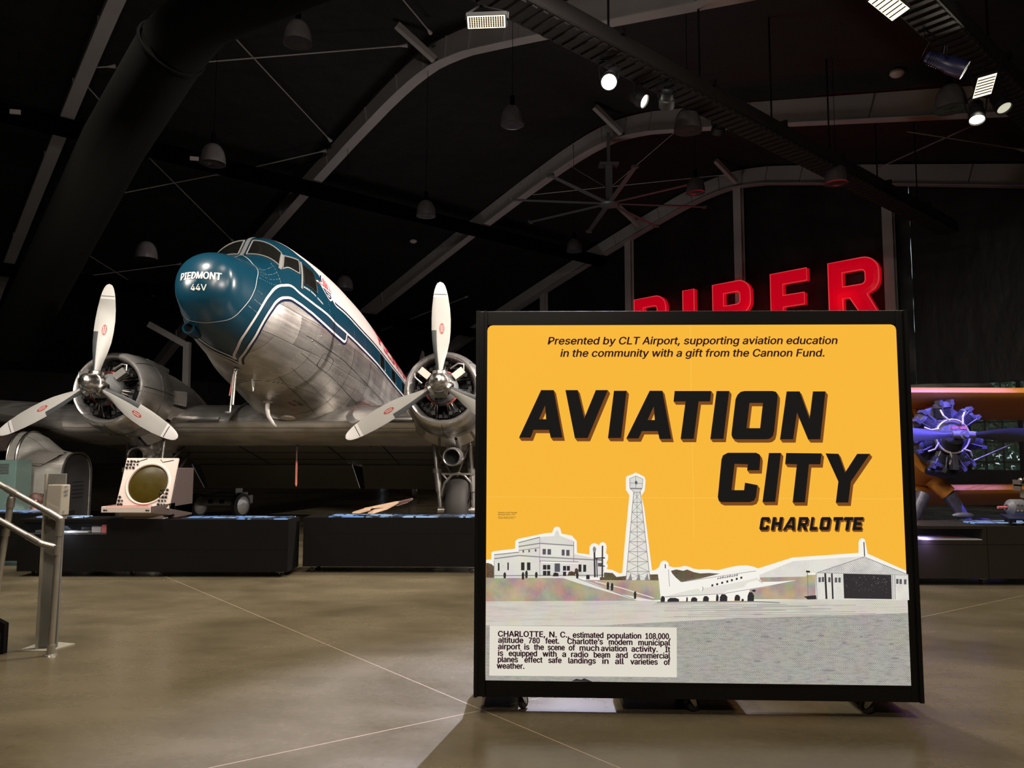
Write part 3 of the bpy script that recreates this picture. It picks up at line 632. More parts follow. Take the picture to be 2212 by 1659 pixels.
def e_loops(w, h):
    s = .5; return [[(0, 0), (w, 0), (w, .46), (s, .46), (s, h * .5 - .2), (w * .92, h * .5 - .2), (w * .92, h * .5 + .24), (s, h * .5 + .24), (s, h - .46), (w, h - .46), (w, h), (0, h)]]
def inset(loop, d, hole=False):
    n = len(loop); out = []
    for i in range(n):
        a, b, c = Vec(loop[i - 1]), Vec(loop[i]), Vec(loop[(i + 1) % n]); e1 = (b - a); e2 = (c - b)
        if e1.length < 1e-6: e1 = e2
        if e2.length < 1e-6: e2 = e1
        e1.normalize(); e2.normalize(); n1 = Vec((-e1.y, e1.x)); n2 = Vec((-e2.y, e2.x)); k = n1 + n2
        if k.length < 1e-5: k = n1
        k = k / max(.35, (1 + n1.dot(n2))); out.append(tuple(b + k * d))
    return out
def ccw(l): return sum(l[i - 1][0] * l[i][1] - l[i][0] * l[i - 1][1] for i in range(len(l))) > 0
for (ch, fn, u0, w, lab) in (('P', p_loops, -21.35, 1.72, 'red illuminated letter P at the left end of the row on the end wall'), ('I', i_loops, -18.75, .56, 'red illuminated letter I, narrowest of the row on the end wall'), ('P', p_loops, -17.3, 1.70, 'red illuminated letter P between the letters I and E'),
                             ('E', e_loops, -14.75, 1.45, 'red illuminated letter E on the end wall'), ('R', r_loops, -12.5, 1.76, 'red illuminated letter R at the right end of the row')):
    loops = fn(w, LH); loops = [l if ccw(l) else l[::-1] for l in loops]
    t = base('sign_letter', H(u0 + w / 2, VB - .45, ZT - LH), lab, 'sign letter', 'red letters on the end wall')
    f0 = lambda a, b, c: H(u0 + a, VB - .62 + c, ZT - LH + b)
    m = MB(); m.flat(loops, f0, depth=.22)
    ins = [inset(l, .17 if k == 0 else -.17) for k, l in enumerate(loops)]
    f1 = lambda a, b, c: H(u0 + a, VB - .66 + c, ZT - LH + b)
    m.build('letter_body', 'letter_red', t, smooth=0)
    m = MB()
    for l, q in zip(loops, ins):
        n = len(l); m.add([f0(a, b, -.004) for a, b in l] + [f1(a, b, 0) for a, b in q], [(i, (i + 1) % n, n + (i + 1) % n, n + i) for i in range(n)])
    m.flat(ins, f1); m.build('raised_face', 'letter_red', t, smooth=25)
    m = MB()
    for l in loops: m.tube([f0(a, b, -.01) for a, b in l + [l[0]]], .018, 5)
    m.build('rim', 'letter_rim', t)
    m = MB(); m.beam(f0(w / 2 - .1, .3, .2), f0(w / 2 - .1, .3, .62), .05, .05); m.beam(f0(.25, LH - .3, .2), f0(.25, LH - .3, .62), .05, .05); m.build('bracket', 'black_matte', t, smooth=0)
for u in (-19, -15.5, -12): light('letter_glow', 'POINT', H(u, VB - 1.0, 7.0), H(u, VB, 7.0), 9, (1, .01, .02), .6)
# ================================================================== THE LIGHTBOX SIGN
SR = R(1.85); SX = Vec((cos(SR), -sin(SR), 0)); SY = Vec((sin(SR), cos(SR), 0)); SO = Vec((-.226, 4.973, 0))
SM = Mat(((SX.x, SY.x, 0, SO.x), (SX.y, SY.y, 0, SO.y), (0, 0, 1, 0), (0, 0, 0, 1)))
def sg(px, py, d=0):
    p = at_plane(px, py, SO, SY) - SO; return (p.dot(SX), p.z)
sign = base('lightbox_sign', label='tall black framed lightbox sign with a yellow printed face, on casters', cat='sign', M=SM)
x1, z0, z1 = 2.786, .097, 2.572
fx0, fz1 = sg(1054, 703); fx1, _ = sg(1934.5, 703); _, fz0 = sg(1047.5, 1469); fx0 = (fx0 + sg(1047.5, 1468)[0]) / 2; fx1 = (fx1 + sg(1968, 1481)[0]) / 2; fz0 = (fz0 + sg(1968, 1481)[1]) / 2
FD = .012
m = MB()
m.box((0, 0, z0), (fx0, .06, z1)); m.box((fx1, 0, z0), (x1, .06, z1)); m.box((fx0, 0, z0), (fx1, .06, fz0)); m.box((fx0, 0, fz1), (fx1, .06, z1))
m.box((0, .06, z0), (x1, .13, z1)); m.build('cabinet', 'sign_black', sign, True, smooth=0, bevel=.004)
for a, b in ((-.012, .012), (x1 - .012, x1 + .012), (.045, .058)):
    m = MB(); m.box((a, -.010, z0 - .002), (b, .135 if a != .045 else 0, z1 + .004)); m.build('edge_trim', 'black_paint', sign, True, smooth=0)
for a, b in ((.02, .28), (sg(1345, 1500)[0], sg(1612, 1500)[0]), (2.44, 2.76)):
    m = MB(); m.box((a, .131, .06), (b, .62, .42)); m.box((a + .05, .131, .42), (a + .10, .18, 1.6)); m.build('rear_support', 'black_paint', sign, True, smooth=0)
m = MB(); cr = .035
loop = [(fx0 + cr * (1 - cos(a)), fz0 + cr * (1 - sin(a))) for a in (0, pi / 6, pi / 3, pi / 2)] + [(fx1 - cr * (1 - sin(a)), fz0 + cr * (1 - cos(a))) for a in (0, pi / 6, pi / 3, pi / 2)] + [(fx1 - cr * (1 - cos(a)), fz1 - cr * (1 - sin(a))) for a in (0, pi / 6, pi / 3, pi / 2)] + [(fx0 + cr * (1 - sin(a)), fz1 - cr * (1 - cos(a))) for a in (0, pi / 6, pi / 3, pi / 2)]
fr = lambda d: (lambda a, b, c=0: (a, -d + c, b))
mx = MB(); mx.flat([loop], fr(.003)); mx.build('lit_face', 'print_yellow', sign, True, smooth=0, label='yellow backlit face')
mx = MB(); (ax_, az_), (bx_, bz_) = sg(1051, 1071.5), sg(1953, 1079.5); k_ = sg(1496, 1000)[0]
mx.box((fx0 + .002, -.0034, (az_ + bz_) / 2 - .0008), (fx1 - .002, -.003, (az_ + bz_) / 2 + .0008)); mx.box((k_ - .0008, -.0034, fz0 + .9), (k_ + .0008, -.003, fz1 - .002)); mx.build('panel_seam', 'print_rim', sign, True, smooth=0)
PX = lambda pts: [sg(*p) for p in pts]
def Z(r, f): return lambda *pts: [(r[0] + x / f, r[1] + y / f) for x, y in pts]
Z1 = Z((1000, 640), 2.16863); Z2 = Z((1030, 990), 4.70638); Z3 = Z((1400, 1080), 3.56774); Z4 = Z((1030, 1280), 4.70638)
clampx = lambda l: [(min(max(a, fx0 + .001), fx1 - .001), max(b, fz0 + .001)) for a, b in l]
# --- the postcard picture
PM = ['print_white', 'print_light', 'print_wall', 'print_ground', 'print_apron', 'print_slope', 'print_trees', 'print_dark', 'print_line', 'print_window']
pic = MB(); lay = [.0036]
def patch(pts, mi, step=.00025):
    lay[0] += step; pic.flat([clampx(PX(pts))], fr(lay[0]), mi)
def line(pts, w, mi):
    lay[0] += .00012; q = [Vec(p) for p in clampx(PX(pts))]
    for a, b in zip(q, q[1:]):
        d = (b - a); n = Vec((-d.y, d.x)).normalized() * w / 2; pic.flat([[tuple(a - n), tuple(b - n), tuple(b + n), tuple(a + n)]], fr(lay[0]), mi)
white = Z2((60, 1030), (148, 1025), (148, 960), (165, 945), (388, 918), (392, 840), (415, 820), (690, 762), (765, 755), (785, 705), (815, 692), (845, 705), (862, 765), (965, 785), (1015, 840), (1018, 960), (1145, 978), (1145, 900), (1165, 870), (1195, 860), (1225, 872), (1240, 885), (1255, 860), (1280, 850), (1310, 865), (1320, 900), (1312, 960), (1335, 985), (1332, 1030), (1315, 1060), (1332, 1090), (1320, 1125), (1380, 1135), (1450, 1170), (1478, 1162), (1500, 900), (1550, 375), (1515, 320), (1515, 195), (1530, 178), (1580, 162), (1612, 145), (1650, 160), (1705, 190), (1715, 230), (1705, 330), (1672, 380), (1700, 500), (1780, 1140), (1815, 1132), (1850, 1105), (1868, 1060), (1885, 1043), (1905, 1038), (1930, 1045), (1948, 1065), (1952, 1095), (2000, 1108), (2060, 1105), (2110, 1092), (2160, 1100))
white += Z3((260, 512), (320, 515), (345, 528), (390, 535), (460, 533), (530, 542), (640, 515), (700, 505), (760, 503), (815, 514), (845, 527), (1110, 443), (1620, 407), (1620, 320), (1632, 300), (1650, 294), (1668, 303), (1680, 360), (1690, 413), (2010, 545), (2010, 770))
white += Z2((60, 1460))
patch(white, 0)
patch(Z2((60, 1065), (110, 1062), (150, 1075), (178, 1100), (178, 1220), (60, 1220)), 6)
patch(Z2((1250, 1165), (1310, 1160), (1380, 1165), (1420, 1205), (1510, 1195), (1560, 1180), (1640, 1190), (1760, 1180), (1840, 1178), (1850, 1250), (1250, 1240)), 6)
patch(Z3((175, 545), (215, 535), (270, 545), (300, 535), (350, 555), (400, 565), (470, 562), (560, 568), (540, 640), (220, 640)), 6)
# slopes, steps, apron
patch(Z2((1000, 1235), (1850, 1240), (1870, 1440), (1000, 1440)), 5); patch(Z3((780, 590), (1290, 575), (1290, 765), (780, 765)), 5)
patch(Z2((60, 1212), (880, 1215), (1010, 1262), (1640, 1448), (60, 1462)), 5)
patch(Z2((880, 1212), (1020, 1210), (1240, 1290), (1420, 1370), (1830, 1448), (1640, 1448), (1010, 1262)), 1)
line(Z2((1200, 1250), (1480, 1320), (1800, 1420)), .006, 1); line(Z2((1010, 1215), (1240, 1300), (1600, 1430)), .004, 8)
patch(Z2((60, 1452), (1640, 1446), (1850, 1450)) + Z3((420, 785), (1290, 762), (2030, 765), (2045, 900)) + Z4((60, 420)), 4)
patch(Z4((60, 330), (1200, 335)) + Z3((300, 930), (1200, 880), (2050, 850), (2075, 1500)) + Z4((60, 960)), 3)
patch(Z2((60, 1455), (1900, 1452)) + Z3((250, 790), (2040, 790), (2040, 870), (900, 905), (200, 910)) + Z4((60, 300)), 4)
for k, (x, y, w) in enumerate(((465, 1088, 60), (840, 1240, 70), (1005, 1248, 22), (1390, 1311, 120), (1250, 1083, 70), (1330, 1042, 60), (1510, 1098, 50), (1640, 1050, 26), (1900, 1217, 70), (1870, 1106, 46), (1015, 1063, 40), (900, 1050, 80), (620, 938, 60), (1385, 1378, 20))):
    patch(Z3((x - w / 2, y + 2), (x - w / 6, y - 8), (x + w / 4, y - 6), (x + w / 2, y), (x + w / 6, y + 9), (x - w / 4, y + 8)), 8)
for k in range(16):
    y = 800 + k * 7 + 2 * sin(k * 3); xa = 40 + (k * 397) % 900; line(Z3((xa, y), (xa + 500 + (k * 131) % 500, y - 6)), .0022, 8)
patch(Z4((960, 895), (1010, 870), (1060, 880), (1090, 865), (1140, 885), (1170, 900)), 7)
# terminal building
patch(Z2((175, 975), (430, 948), (430, 958), (985, 968), (1195, 1015), (1195, 1025), (1290, 1035), (1292, 1205), (175, 1215)), 2)
patch(Z2((425, 850), (645, 797), (788, 788), (800, 745), (815, 728), (830, 745), (842, 785), (985, 838), (985, 985), (640, 1000), (425, 990)), 2)
patch(Z2((640, 870), (985, 885), (985, 985), (640, 1000)), 1); patch(Z2((645, 800), (985, 842), (985, 880), (640, 862)), 2)
for a, w in ((((178, 978), (430, 952)), .006), (((178, 1018), (430, 985), (640, 1000), (1195, 1030)), .007), (((425, 855), (640, 800)), .006), (((425, 895), (640, 862), (985, 885)), .007), (((425, 935), (640, 905)), .004), (((640, 1045), (1030, 1055)), .010), (((175, 1190), (1290, 1185)), .006), (((178, 1035), (178, 1215)), .003), (((640, 800), (640, 1200)), .003), (((985, 845), (985, 1050)), .004)):
    line(Z2(*a), w, 8)
line(Z2((650, 1050), (1030, 1062)), .008, 0)
for (a, b, c, d) in ((668, 918, 702, 975), (718, 920, 754, 977), (862, 925, 892, 985), (908, 928, 942, 988), (450, 1055, 485, 1135), (510, 1055, 545, 1135), (672, 1080, 708, 1128), (714, 1080, 746, 1128), (672, 1140, 708, 1188), (714, 1140, 746, 1188), (875, 1090, 907, 1138), (914, 1090, 945, 1138), (875, 1148, 907, 1192), (1032, 1075, 1062, 1150), (1080, 1078, 1110, 1150), (215, 1060, 232, 1140), (312, 1055, 326, 1132), (790, 1065, 845, 1150), (1110, 1180, 1145, 1225), (465, 930, 480, 955), (525, 925, 540, 952), (590, 918, 606, 945), (1228, 1060, 1270, 1095)):
    patch(Z2((a, b), (c, b), (c, d), (a, d)), 9 if c - a > 38 or b < 960 else 7, .00015)
for (x, y) in ((285, 1185), (470, 1190), (505, 1175), (605, 1180), (1020, 1185), (1330, 1290), (1372, 1300), (1605, 1385)):
    s = 38 if x > 1300 or x in (470, 505) else 30; patch(Z2((x - 11, y + s), (x - 14, y - s * .4), (x - 5, y - s), (x + 7, y - s), (x + 14, y - s * .3), (x + 10, y + s)), 7, .00015)
for (x, y, w, h) in ((800, 1175, 60, 40), (960, 1165, 80, 45), (1010, 1140, 40, 60)): patch(Z2((x - w / 2, y + h / 2), (x - w / 3, y - h / 3), (x, y - h / 2), (x + w / 2, y - h / 4), (x + w / 2, y + h / 2)), 6, .00015)
line(Z2((1192, 895), (1198, 1205)), .011, 7); line(Z2((1215, 1010), (1222, 1205)), .006, 7); line(Z2((1275, 885), (1272, 1205)), .009, 7); line(Z2((1200, 1012), (1300, 1008)), .008, 7); line(Z2((1205, 1025), (1280, 1030)), .006, 7)
patch(Z2((1175, 915), (1192, 895), (1212, 915), (1205, 950), (1182, 950)), 8, .00015); line(Z2((1245, 1090), (1300, 1092)), .006, 7)
# beacon tower
patch(Z2((1590, 340), (1658, 340), (1756, 1232), (1512, 1232)), 1); patch(Z2((1548, 205), (1612, 178), (1684, 210), (1676, 300), (1648, 345), (1590, 345), (1552, 305)), 2)
for t in range(9):
    f = lambda x: (x)
    ya, yb = 345 + t * 100, 345 + (t + 1) * 100; xl = lambda y: 1590 - (y - 340) * .0875; xr = lambda y: 1658 + (y - 340) * .11
    yb = min(yb, 1232); line(Z2((xl(ya), ya), (xr(ya), ya)), .0035, 8); line(Z2((xl(ya), ya), (xr(yb), yb)), .0025, 8); line(Z2((xr(ya), ya), (xl(yb), yb)), .0025, 8)
line(Z2((1590, 340), (1512, 1232)), .004, 8); line(Z2((1658, 340), (1756, 1232)), .004, 8); line(Z2((1622, 340), (1632, 1232)), .003, 8)
for a in (((1548, 205), (1612, 178), (1684, 210)), ((1552, 250), (1680, 255)), ((1552, 300), (1676, 302)), ((1548, 205), (1552, 305)), ((1684, 210), (1676, 300)), ((1560, 310), (1595, 345)), ((1670, 305), (1650, 345)), ((1612, 180), (1612, 300))): line(Z2(*a), .003, 8)
patch(Z2((1600, 235), (1615, 225), (1628, 240), (1625, 262), (1608, 265)), 9); line(Z2((1552, 306), (1676, 308)), .007, 8)
for k in range(5): patch(Z2((1530 + k * 42, 1232), (1560 + k * 42, 1160 + (k % 2) * 25), (1575 + k * 42, 1232)), 1 if k % 2 else 8, .0001)
# hangar on the right of the picture
patch(Z3((840, 575), (1110, 466), (1640, 430), (1700, 470), (1290, 556), (1215, 560), (1205, 585), (850, 592)), 1)
patch(Z3((1282, 558), (1650, 432), (2010, 572), (2010, 765), (1288, 762)), 1); patch(Z3((1300, 556), (1650, 438), (2000, 568), (1900, 572), (1400, 556)), 2)
patch(Z3((1490, 562), (1858, 573), (1863, 758), (1497, 752)), 7)
for a, w in ((((1352, 560), (1362, 757)), .012), (((1403, 560), (1411, 757)), .010), (((1868, 575), (1872, 760)), .004), (((1885, 575), (1888, 760)), .004), (((1288, 556), (1650, 434), (2000, 570)), .004), (((1282, 556), (1290, 760)), .004), (((1290, 556), (2000, 574)), .003), (((1648, 320), (1654, 430)), .006), (((1216, 545), (1220, 740)), .005), (((1205, 545), (1235, 548)), .012)): line(Z3(*a), w, 7 if w in (.012, .010, .006) else 8)
for (x, y) in ((1300, 590), (1325, 588), (1375, 590), (1425, 592), (1452, 592), (1895, 602), (1920, 604), (1955, 606)): patch(Z3((x, y), (x + 18, y), (x + 18, y + 38), (x, y + 38)), 9, .0001)
patch(Z3((1185, 738), (1240, 730), (1282, 728), (1285, 758), (1215, 760), (1205, 748)), 7)
random.seed(3)
for k in range(70):
    x, y = random.uniform(1505, 1850), 575 + abs(random.gauss(0, 1)) * 60
    if y < 745: patch(Z3((x, y), (x + random.uniform(3, 9), y + 1), (x + 4, y + 4)), 8, .00004)
# airliner in the picture
patch(Z3((95, 735), (82, 640), (78, 550), (112, 520), (126, 512), (150, 528), (205, 590), (245, 625), (400, 598), (560, 558), (640, 535), (760, 524), (812, 538), (842, 570), (848, 600), (868, 625), (1000, 622), (1135, 612), (1000, 640), (880, 664), (560, 715), (300, 735), (140, 748)), 0)
patch(Z3((100, 740), (300, 690), (620, 640), (800, 600), (846, 585), (850, 605), (868, 625), (880, 660), (560, 715), (300, 735), (140, 748)), 1)
patch(Z3((730, 660), (760, 628), (830, 612), (862, 625), (868, 640), (800, 655)), 0); patch(Z3((820, 545), (840, 548), (850, 600), (835, 605)), 0)
patch(Z3((560, 715), (600, 690), (860, 640), (1135, 612), (900, 662), (700, 695)), 0)
for a in (((150, 530), (158, 660)), ((250, 625), (820, 540)), ((840, 612), (868, 632)), ((560, 716), (880, 662), (1135, 614)), ((100, 740), (560, 716))): line(Z3(*a), .003, 8)
line(Z3((125, 490), (126, 520)), .006, 7)
for (x, y) in ((485, 652), (522, 643), (560, 632), (599, 622), (634, 612), (671, 602), (706, 593)): patch(Z3((x - 7, y - 8), (x + 8, y - 10), (x + 8, y + 6), (x - 7, y + 8)), 7)
patch(Z3((385, 668), (392, 655), (405, 655), (414, 668), (412, 688), (400, 696), (388, 690)), 0); line(Z3((410, 660), (414, 675), (408, 692)), .004, 8)
for k in range(9): patch(Z3((520 + k * 18, 600 - k * 3), (532 + k * 18, 590 - k * 3 - (k % 3) * 4), (538 + k * 18, 596 - k * 3), (526 + k * 18, 606 - k * 3)), 8, .00005)
patch(Z3((780, 690), (805, 682), (820, 690), (805, 702)), 7)
for (x, y, w, h) in ((570, 746, 60, 56), (778, 738, 52, 72), (345, 758, 50, 34), (435, 752, 46, 40), (522, 745, 22, 50), (675, 745, 44, 46), (105, 755, 34, 46), (185, 762, 90, 34), (290, 757, 14, 36), (715, 762, 20, 20)):
    patch(Z3((x - w / 2, y + h / 2), (x - w / 2 + 2, y - h * .1), (x - w / 4, y - h / 2), (x + w / 5, y - h / 2), (x + w / 2, y - h * .15), (x + w / 2 - 2, y + h / 2)), 7)
line(Z3((60, 780), (330, 776), (820, 774), (1000, 782)), .006, 8)
pic.build('postcard_picture', PM, sign, True, smooth=0, label='printed postcard view of an old airfield')
# caption panel with typewriter text
m = MB(); m.flat([PX(Z4((135, 323), (2022, 343), (2024, 845), (130, 828)))], fr(.034)); m.build('caption_panel', 'print_cream', sign, True, smooth=0, label='cream text panel')
m = MB()
ROWS = [(432, 460, [('CHARLOTTE,', 220, 692), ('N.', 738, 810), ('C.,', 848, 935), ('estimated', 975, 1280), ('population', 1322, 1662), ('108,000,', 1708, 1957)]), (495, 526, [('altitude', 222, 472), ('780', 530, 637), ('feet.', 697, 833), ('Charlotte\u2019s', 920, 1275), ('modern', 1338, 1573), ('municipal', 1637, 1955)]),
        (560, 592, [('airport', 220, 442), ('is', 485, 533), ('the', 582, 680), ('scene', 722, 890), ('of', 934, 995), ('much', 1044, 1237), ('aviation', 1260, 1517), ('activity.', 1567, 1828), ('It', 1907, 1955)]), (627, 657, [('is', 220, 268), ('equipped', 328, 610), ('with', 670, 808), ('a', 868, 903), ('radio', 958, 1127), ('beam', 1187, 1348), ('and', 1410, 1525), ('commercial', 1587, 1955)]),
        (690, 720, [('planes', 218, 418), ('effect', 487, 665), ('safe', 728, 858), ('landings', 930, 1203), ('in', 1272, 1332), ('all', 1402, 1487), ('varieties', 1557, 1828), ('of', 1895, 1955)]), (757, 762, [('weather.', 208, 482)])]
for ya, yb, ws in ROWS:
    for s, xa, xb in ws:
        y = ya + (yb - ya) * ((xa + xb) / 2 - 215) / 1740; (ax, az), (bx, bz) = [sg(*p) for p in Z4((xa, y), (xb, y))]
        lettering(m, s, fr(.0352), ax, bx, (az + bz) / 2, .0345, .062, mi=0)
m.build('caption_lettering', 'print_ink', sign, True, smooth=0, label='dark typewriter text')
# headline letters: black faces with brown block shade
hl = MB(); HB = []
def glyph(loops, dx=11, dy=15, z=Z1, rim=0):
    L = [PX(z(*l)) for l in loops]; (ox, oz), (px_, pz) = sg(*z((0, 0))[0]), sg(*z((dx, dy))[0]); dv = (px_ - ox, pz - oz)
    hl.flat(L, fr(.0075), 0)
    for l in L:                                         # swept sides
        n = len(l)
        for i in range(n):
            a, b = l[i], l[(i + 1) % n]; q = [a, b, (b[0] + dv[0], b[1] + dv[1]), (a[0] + dv[0], a[1] + dv[1])]
            hl.add([(x, -.0055, y) for x, y in q], [(0, 1, 2, 3)], 1)
    hl.flat([[(x + dv[0], y + dv[1]) for x, y in l] for l in L], fr(.0055), 1)
A1 = lambda x: [[(263 + x, 662), (366 + x, 440), (425 + x, 440), (466 + x, 662), (411 + x, 662), (403 + x, 626), (331 + x, 626), (317 + x, 662)], [(356 + x, 576), (390 + x, 576), (385 + x, 512)]]
O1 = [(1285, 462), (1300, 448), (1318, 444), (1448, 444), (1465, 448), (1472, 462), (1472, 480), (1456, 632), (1450, 655), (1436, 667), (1420, 670), (1276, 670), (1262, 664), (1257, 650), (1258, 634), (1276, 482)]
for g in (A1(0), [[(480, 440), (537, 440), (568, 572), (622, 440), (678, 440), (584, 664), (524, 664)]], [[(707, 443), (766, 443), (740, 664), (679, 664)]], [[(765, 666), (874, 443), (933, 443), (975, 668), (920, 668), (912, 632), (838, 632), (822, 666)], [(864, 580), (898, 580), (893, 517)]],
          [[(991, 444), (1162, 444), (1157, 493), (1103, 493), (1080, 668), (1019, 668), (1042, 493), (986, 493)]], [[(1187, 444), (1246, 444), (1219, 668), (1158, 668)]], [O1, [(1341, 500), (1404, 500), (1391, 618), (1327, 618)]], [[(1515, 446), (1575, 446), (1622, 575), (1638, 446), (1696, 446), (1672, 670), (1615, 670), (1563, 545), (1545, 670), (1484, 670)]],
          [[(1210, 765), (1217, 745), (1240, 733), (1372, 733), (1388, 741), (1392, 757), (1387, 815), (1330, 815), (1333, 787), (1271, 785), (1257, 908), (1316, 908), (1320, 873), (1378, 884), (1371, 940), (1362, 957), (1342, 964), (1212, 964), (1197, 957), (1193, 940)]], [[(1432, 734), (1488, 734), (1461, 963), (1402, 963)]],
          [[(1513, 734), (1678, 736), (1672, 787), (1619, 787), (1600, 965), (1543, 965), (1563, 787), (1508, 785)]], [[(1697, 736), (1757, 738), (1788, 826), (1845, 738), (1904, 738), (1815, 868), (1803, 966), (1745, 966), (1757, 868)]]): glyph(g)
# the smaller word below, on a unit cell: width x height with a slant
def cell(x0, x1, loops, y0=131, y1=231, sl=16):
    return [[(x0 + a * (x1 - x0 - sl) + sl * b, y1 - b * (y1 - y0)) for a, b in l] for l in loops]
U = dict(C=[[(.0, .12), (.12, 0), (.88, 0), (1, .12), (1, .36), (.70, .36), (.70, .24), (.32, .24), (.32, .76), (.70, .76), (.70, .64), (1, .64), (1, .88), (.88, 1), (.12, 1), (0, .88)]], H=[[(0, 0), (.32, 0), (.32, .38), (.68, .38), (.68, 0), (1, 0), (1, 1), (.68, 1), (.68, .62), (.32, .62), (.32, 1), (0, 1)]],
         A=[[(-.14, 0), (.16, 0), (.24, .17), (.72, .17), (.74, 0), (1.04, 0), (.82, 1), (.42, 1)], [(.34, .38), (.70, .38), (.62, .74)]], R=[[(0, 0), (.32, 0), (.32, .32), (.46, .32), (.68, 0), (1.04, 0), (.80, .36), (1, .48), (1, .90), (.88, 1), (0, 1)], [(.32, .54), (.70, .54), (.70, .78), (.32, .78)]], L=[[(0, 0), (1, 0), (1, .25), (.36, .25), (.36, 1), (0, 1)]],
         O=[[(0, .12), (.12, 0), (.88, 0), (1, .12), (1, .88), (.88, 1), (.12, 1), (0, .88)], [(.31, .25), (.69, .25), (.69, .75), (.31, .75)]], T=[[(.32, 0), (.68, 0), (.68, .75), (1, .75), (1, 1), (0, 1), (0, .75), (.32, .75)]], E=[[(0, 0), (1, 0), (1, .24), (.36, .24), (.36, .39), (.88, .39), (.88, .61), (.36, .61), (.36, .76), (1, .76), (1, 1), (0, 1)]])
for ch, a, b in (('C', 853, 938), ('H', 943, 1038), ('A', 1046, 1140), ('R', 1146, 1236), ('L', 1240, 1312), ('O', 1314, 1408), ('T', 1412, 1500), ('T', 1494, 1578), ('E', 1570, 1656)): glyph(cell(a, b, U[ch]), 10, 14, Z3)
hl.build('headline', ['print_black', 'print_brown'], sign, True, smooth=0, fixn=False, label='black slanted letters with brown block shade')
m = MB()
for s, xa, xb, y in (('Presented by CLT Airport, supporting aviation education', 1183.5, 1806.5, 743.8), ('in the community with a gift from the Cannon Fund.', 1210.5, 1779.5, 770.6)):
    m = MB(); (a, z), (b, zz) = sg(xa, y), sg(xb, y); lettering(m, s, fr(.006), a, b, (z + zz) / 2, .0485, .040, .20); m.build('sponsor_lettering', 'print_ink', sign, True, smooth=0, fixn=False)
pass
m = MB()
for s, xa, xb, y, c in (('Postcard of the Charlotte', 1076.3, 1117, 1108.4, .0085), ('Municipal Airport, 1937', 1076.3, 1113.5, 1112.6, .0085), ('Robinson-Spangler Carolina Room,', 1076.3, 1115, 1117.4, .0058), ('Charlotte Mecklenburg Library', 1076.3, 1110, 1120.2, .0058)):
    (a, z), (b, zz) = sg(xa, y), sg(xb, y); lettering(m, s, fr(.006), a, b, (z + zz) / 2, c, .02)
m.build('credit_lettering', 'print_ink', sign, True, smooth=0, fixn=False)
# casters
def caster(p, M, parent, r=.042, yaw=.4):
    m = MB(); p = Vec(p); d = Vec((cos(yaw), sin(yaw), 0)); s = Vec((-sin(yaw), cos(yaw), 0)); h = p + Vec((0, 0, r)) + d * .02
    m.lathe([(-.016, .001), (-.016, r * .85), (-.010, r), (.010, r), (.016, r * .85), (.016, .001)], h, s, 24, 0)
    top = p + Vec((0, 0, .095))
    for k in (-1, 1): m.hexa([h + s * (.021 * k) + d * -.012, h + s * (.021 * k) + d * .012, h + s * (.024 * k) + d * .012, h + s * (.024 * k) + d * -.012, top + s * (.021 * k) - d * .03, top + s * (.021 * k) + d * .02, top + s * (.025 * k) + d * .02, top + s * (.025 * k) - d * .03], 1)
    m.cyl(h - s * .026, h + s * .026, .008, n=10, mi=1); m.box(top - Vec((.035, .03, .006)), top + Vec((.035, .03, .004)), 1)
    return m.build('caster', ['rubber', 'steel'], parent, M, smooth=40)
for i, x in enumerate((.29, 1.37, 2.50)):
    for y in (.075, .50): caster((x, y, 0), True, sign, yaw=(.9, .35, 2.4)[i] + y)
# ================================================================== DISPLAY CASES
def case(lo, hi, label, seams, cast, graphics=None, mt='case_black', vit=None):
    lo, hi = Vec(lo), Vec(hi); t = base('display_case', ((lo.x + hi.x) / 2, (lo.y + hi.y) / 2, 0), label, 'display case', 'low black display cases')
    m = MB(); zb = lo.z
    if vit:
        (va, vb, vz0, vz1, vd) = vit
        m.box((lo.x, lo.y, zb), (va, hi.y, hi.z)); m.box((vb, lo.y, zb), (hi.x, hi.y, hi.z)); m.box((va, lo.y, zb), (vb, hi.y, vz0)); m.box((va, lo.y, vz1), (vb, hi.y, hi.z)); m.box((va, lo.y + vd, vz0), (vb, hi.y, vz1))
    else: m.box(lo, hi)
    m.build('body', mt, t, smooth=0)
    m = MB()
    for z in seams: m.box((lo.x - .001, lo.y - .0015, z - .002), (hi.x + .001, hi.y + .001, z + .002))
    m.build('panel_joint', 'black_matte', t, smooth=0)
    if vit:
        m = MB(); m.box((va, lo.y + .004, vz0), (vb, lo.y + .010, vz1)); m.build('glass_front', 'case_glass', t, smooth=0)
        m = MB(); m.box((va + .002, lo.y + .02, vz0 + .001), (vb - .002, lo.y + vd - .005, vz0 + .012)); m.build('shelf_lining', 'boot_grey' if mt == 'case_black' else 'paper', t, smooth=0)
    m = MB()
    for (a, b, c, d) in (graphics or []): m.box((a, c, hi.z), (b, d, hi.z + .012))
    if graphics: m.build('graphic_top', 'case_graphic', t, smooth=0, label='blue picture top with an added glow')
    for i, (x, y) in enumerate(cast):
        m = MB(); p = Vec((x, y, 0)); m.lathe([(-.016, .001), (-.016, .03), (-.01, .036), (.01, .036), (.016, .03), (.016, .001)], p + Vec((0, 0, .036)), (cos(i * 2.), sin(i * 2.), 0), 18, 0)
        m.cyl(p + Vec((0, 0, .06)), p + Vec((0, 0, zb)), .022, n=10, mi=1); m.box(p + Vec((-.05, -.05, zb - .012)), p + Vec((.05, .05, zb)), 1); m.cyl(p + Vec((-.03, 0, .036)), p + Vec((.03, 0, .036)), .01, n=8, mi=1); m.beam(p + Vec((.025, 0, .03)), p + Vec((.025, 0, .075)), .006, .03, (0, 1, 0), 1)
        m.build('caster', ['rubber', 'steel'], t)
    return t
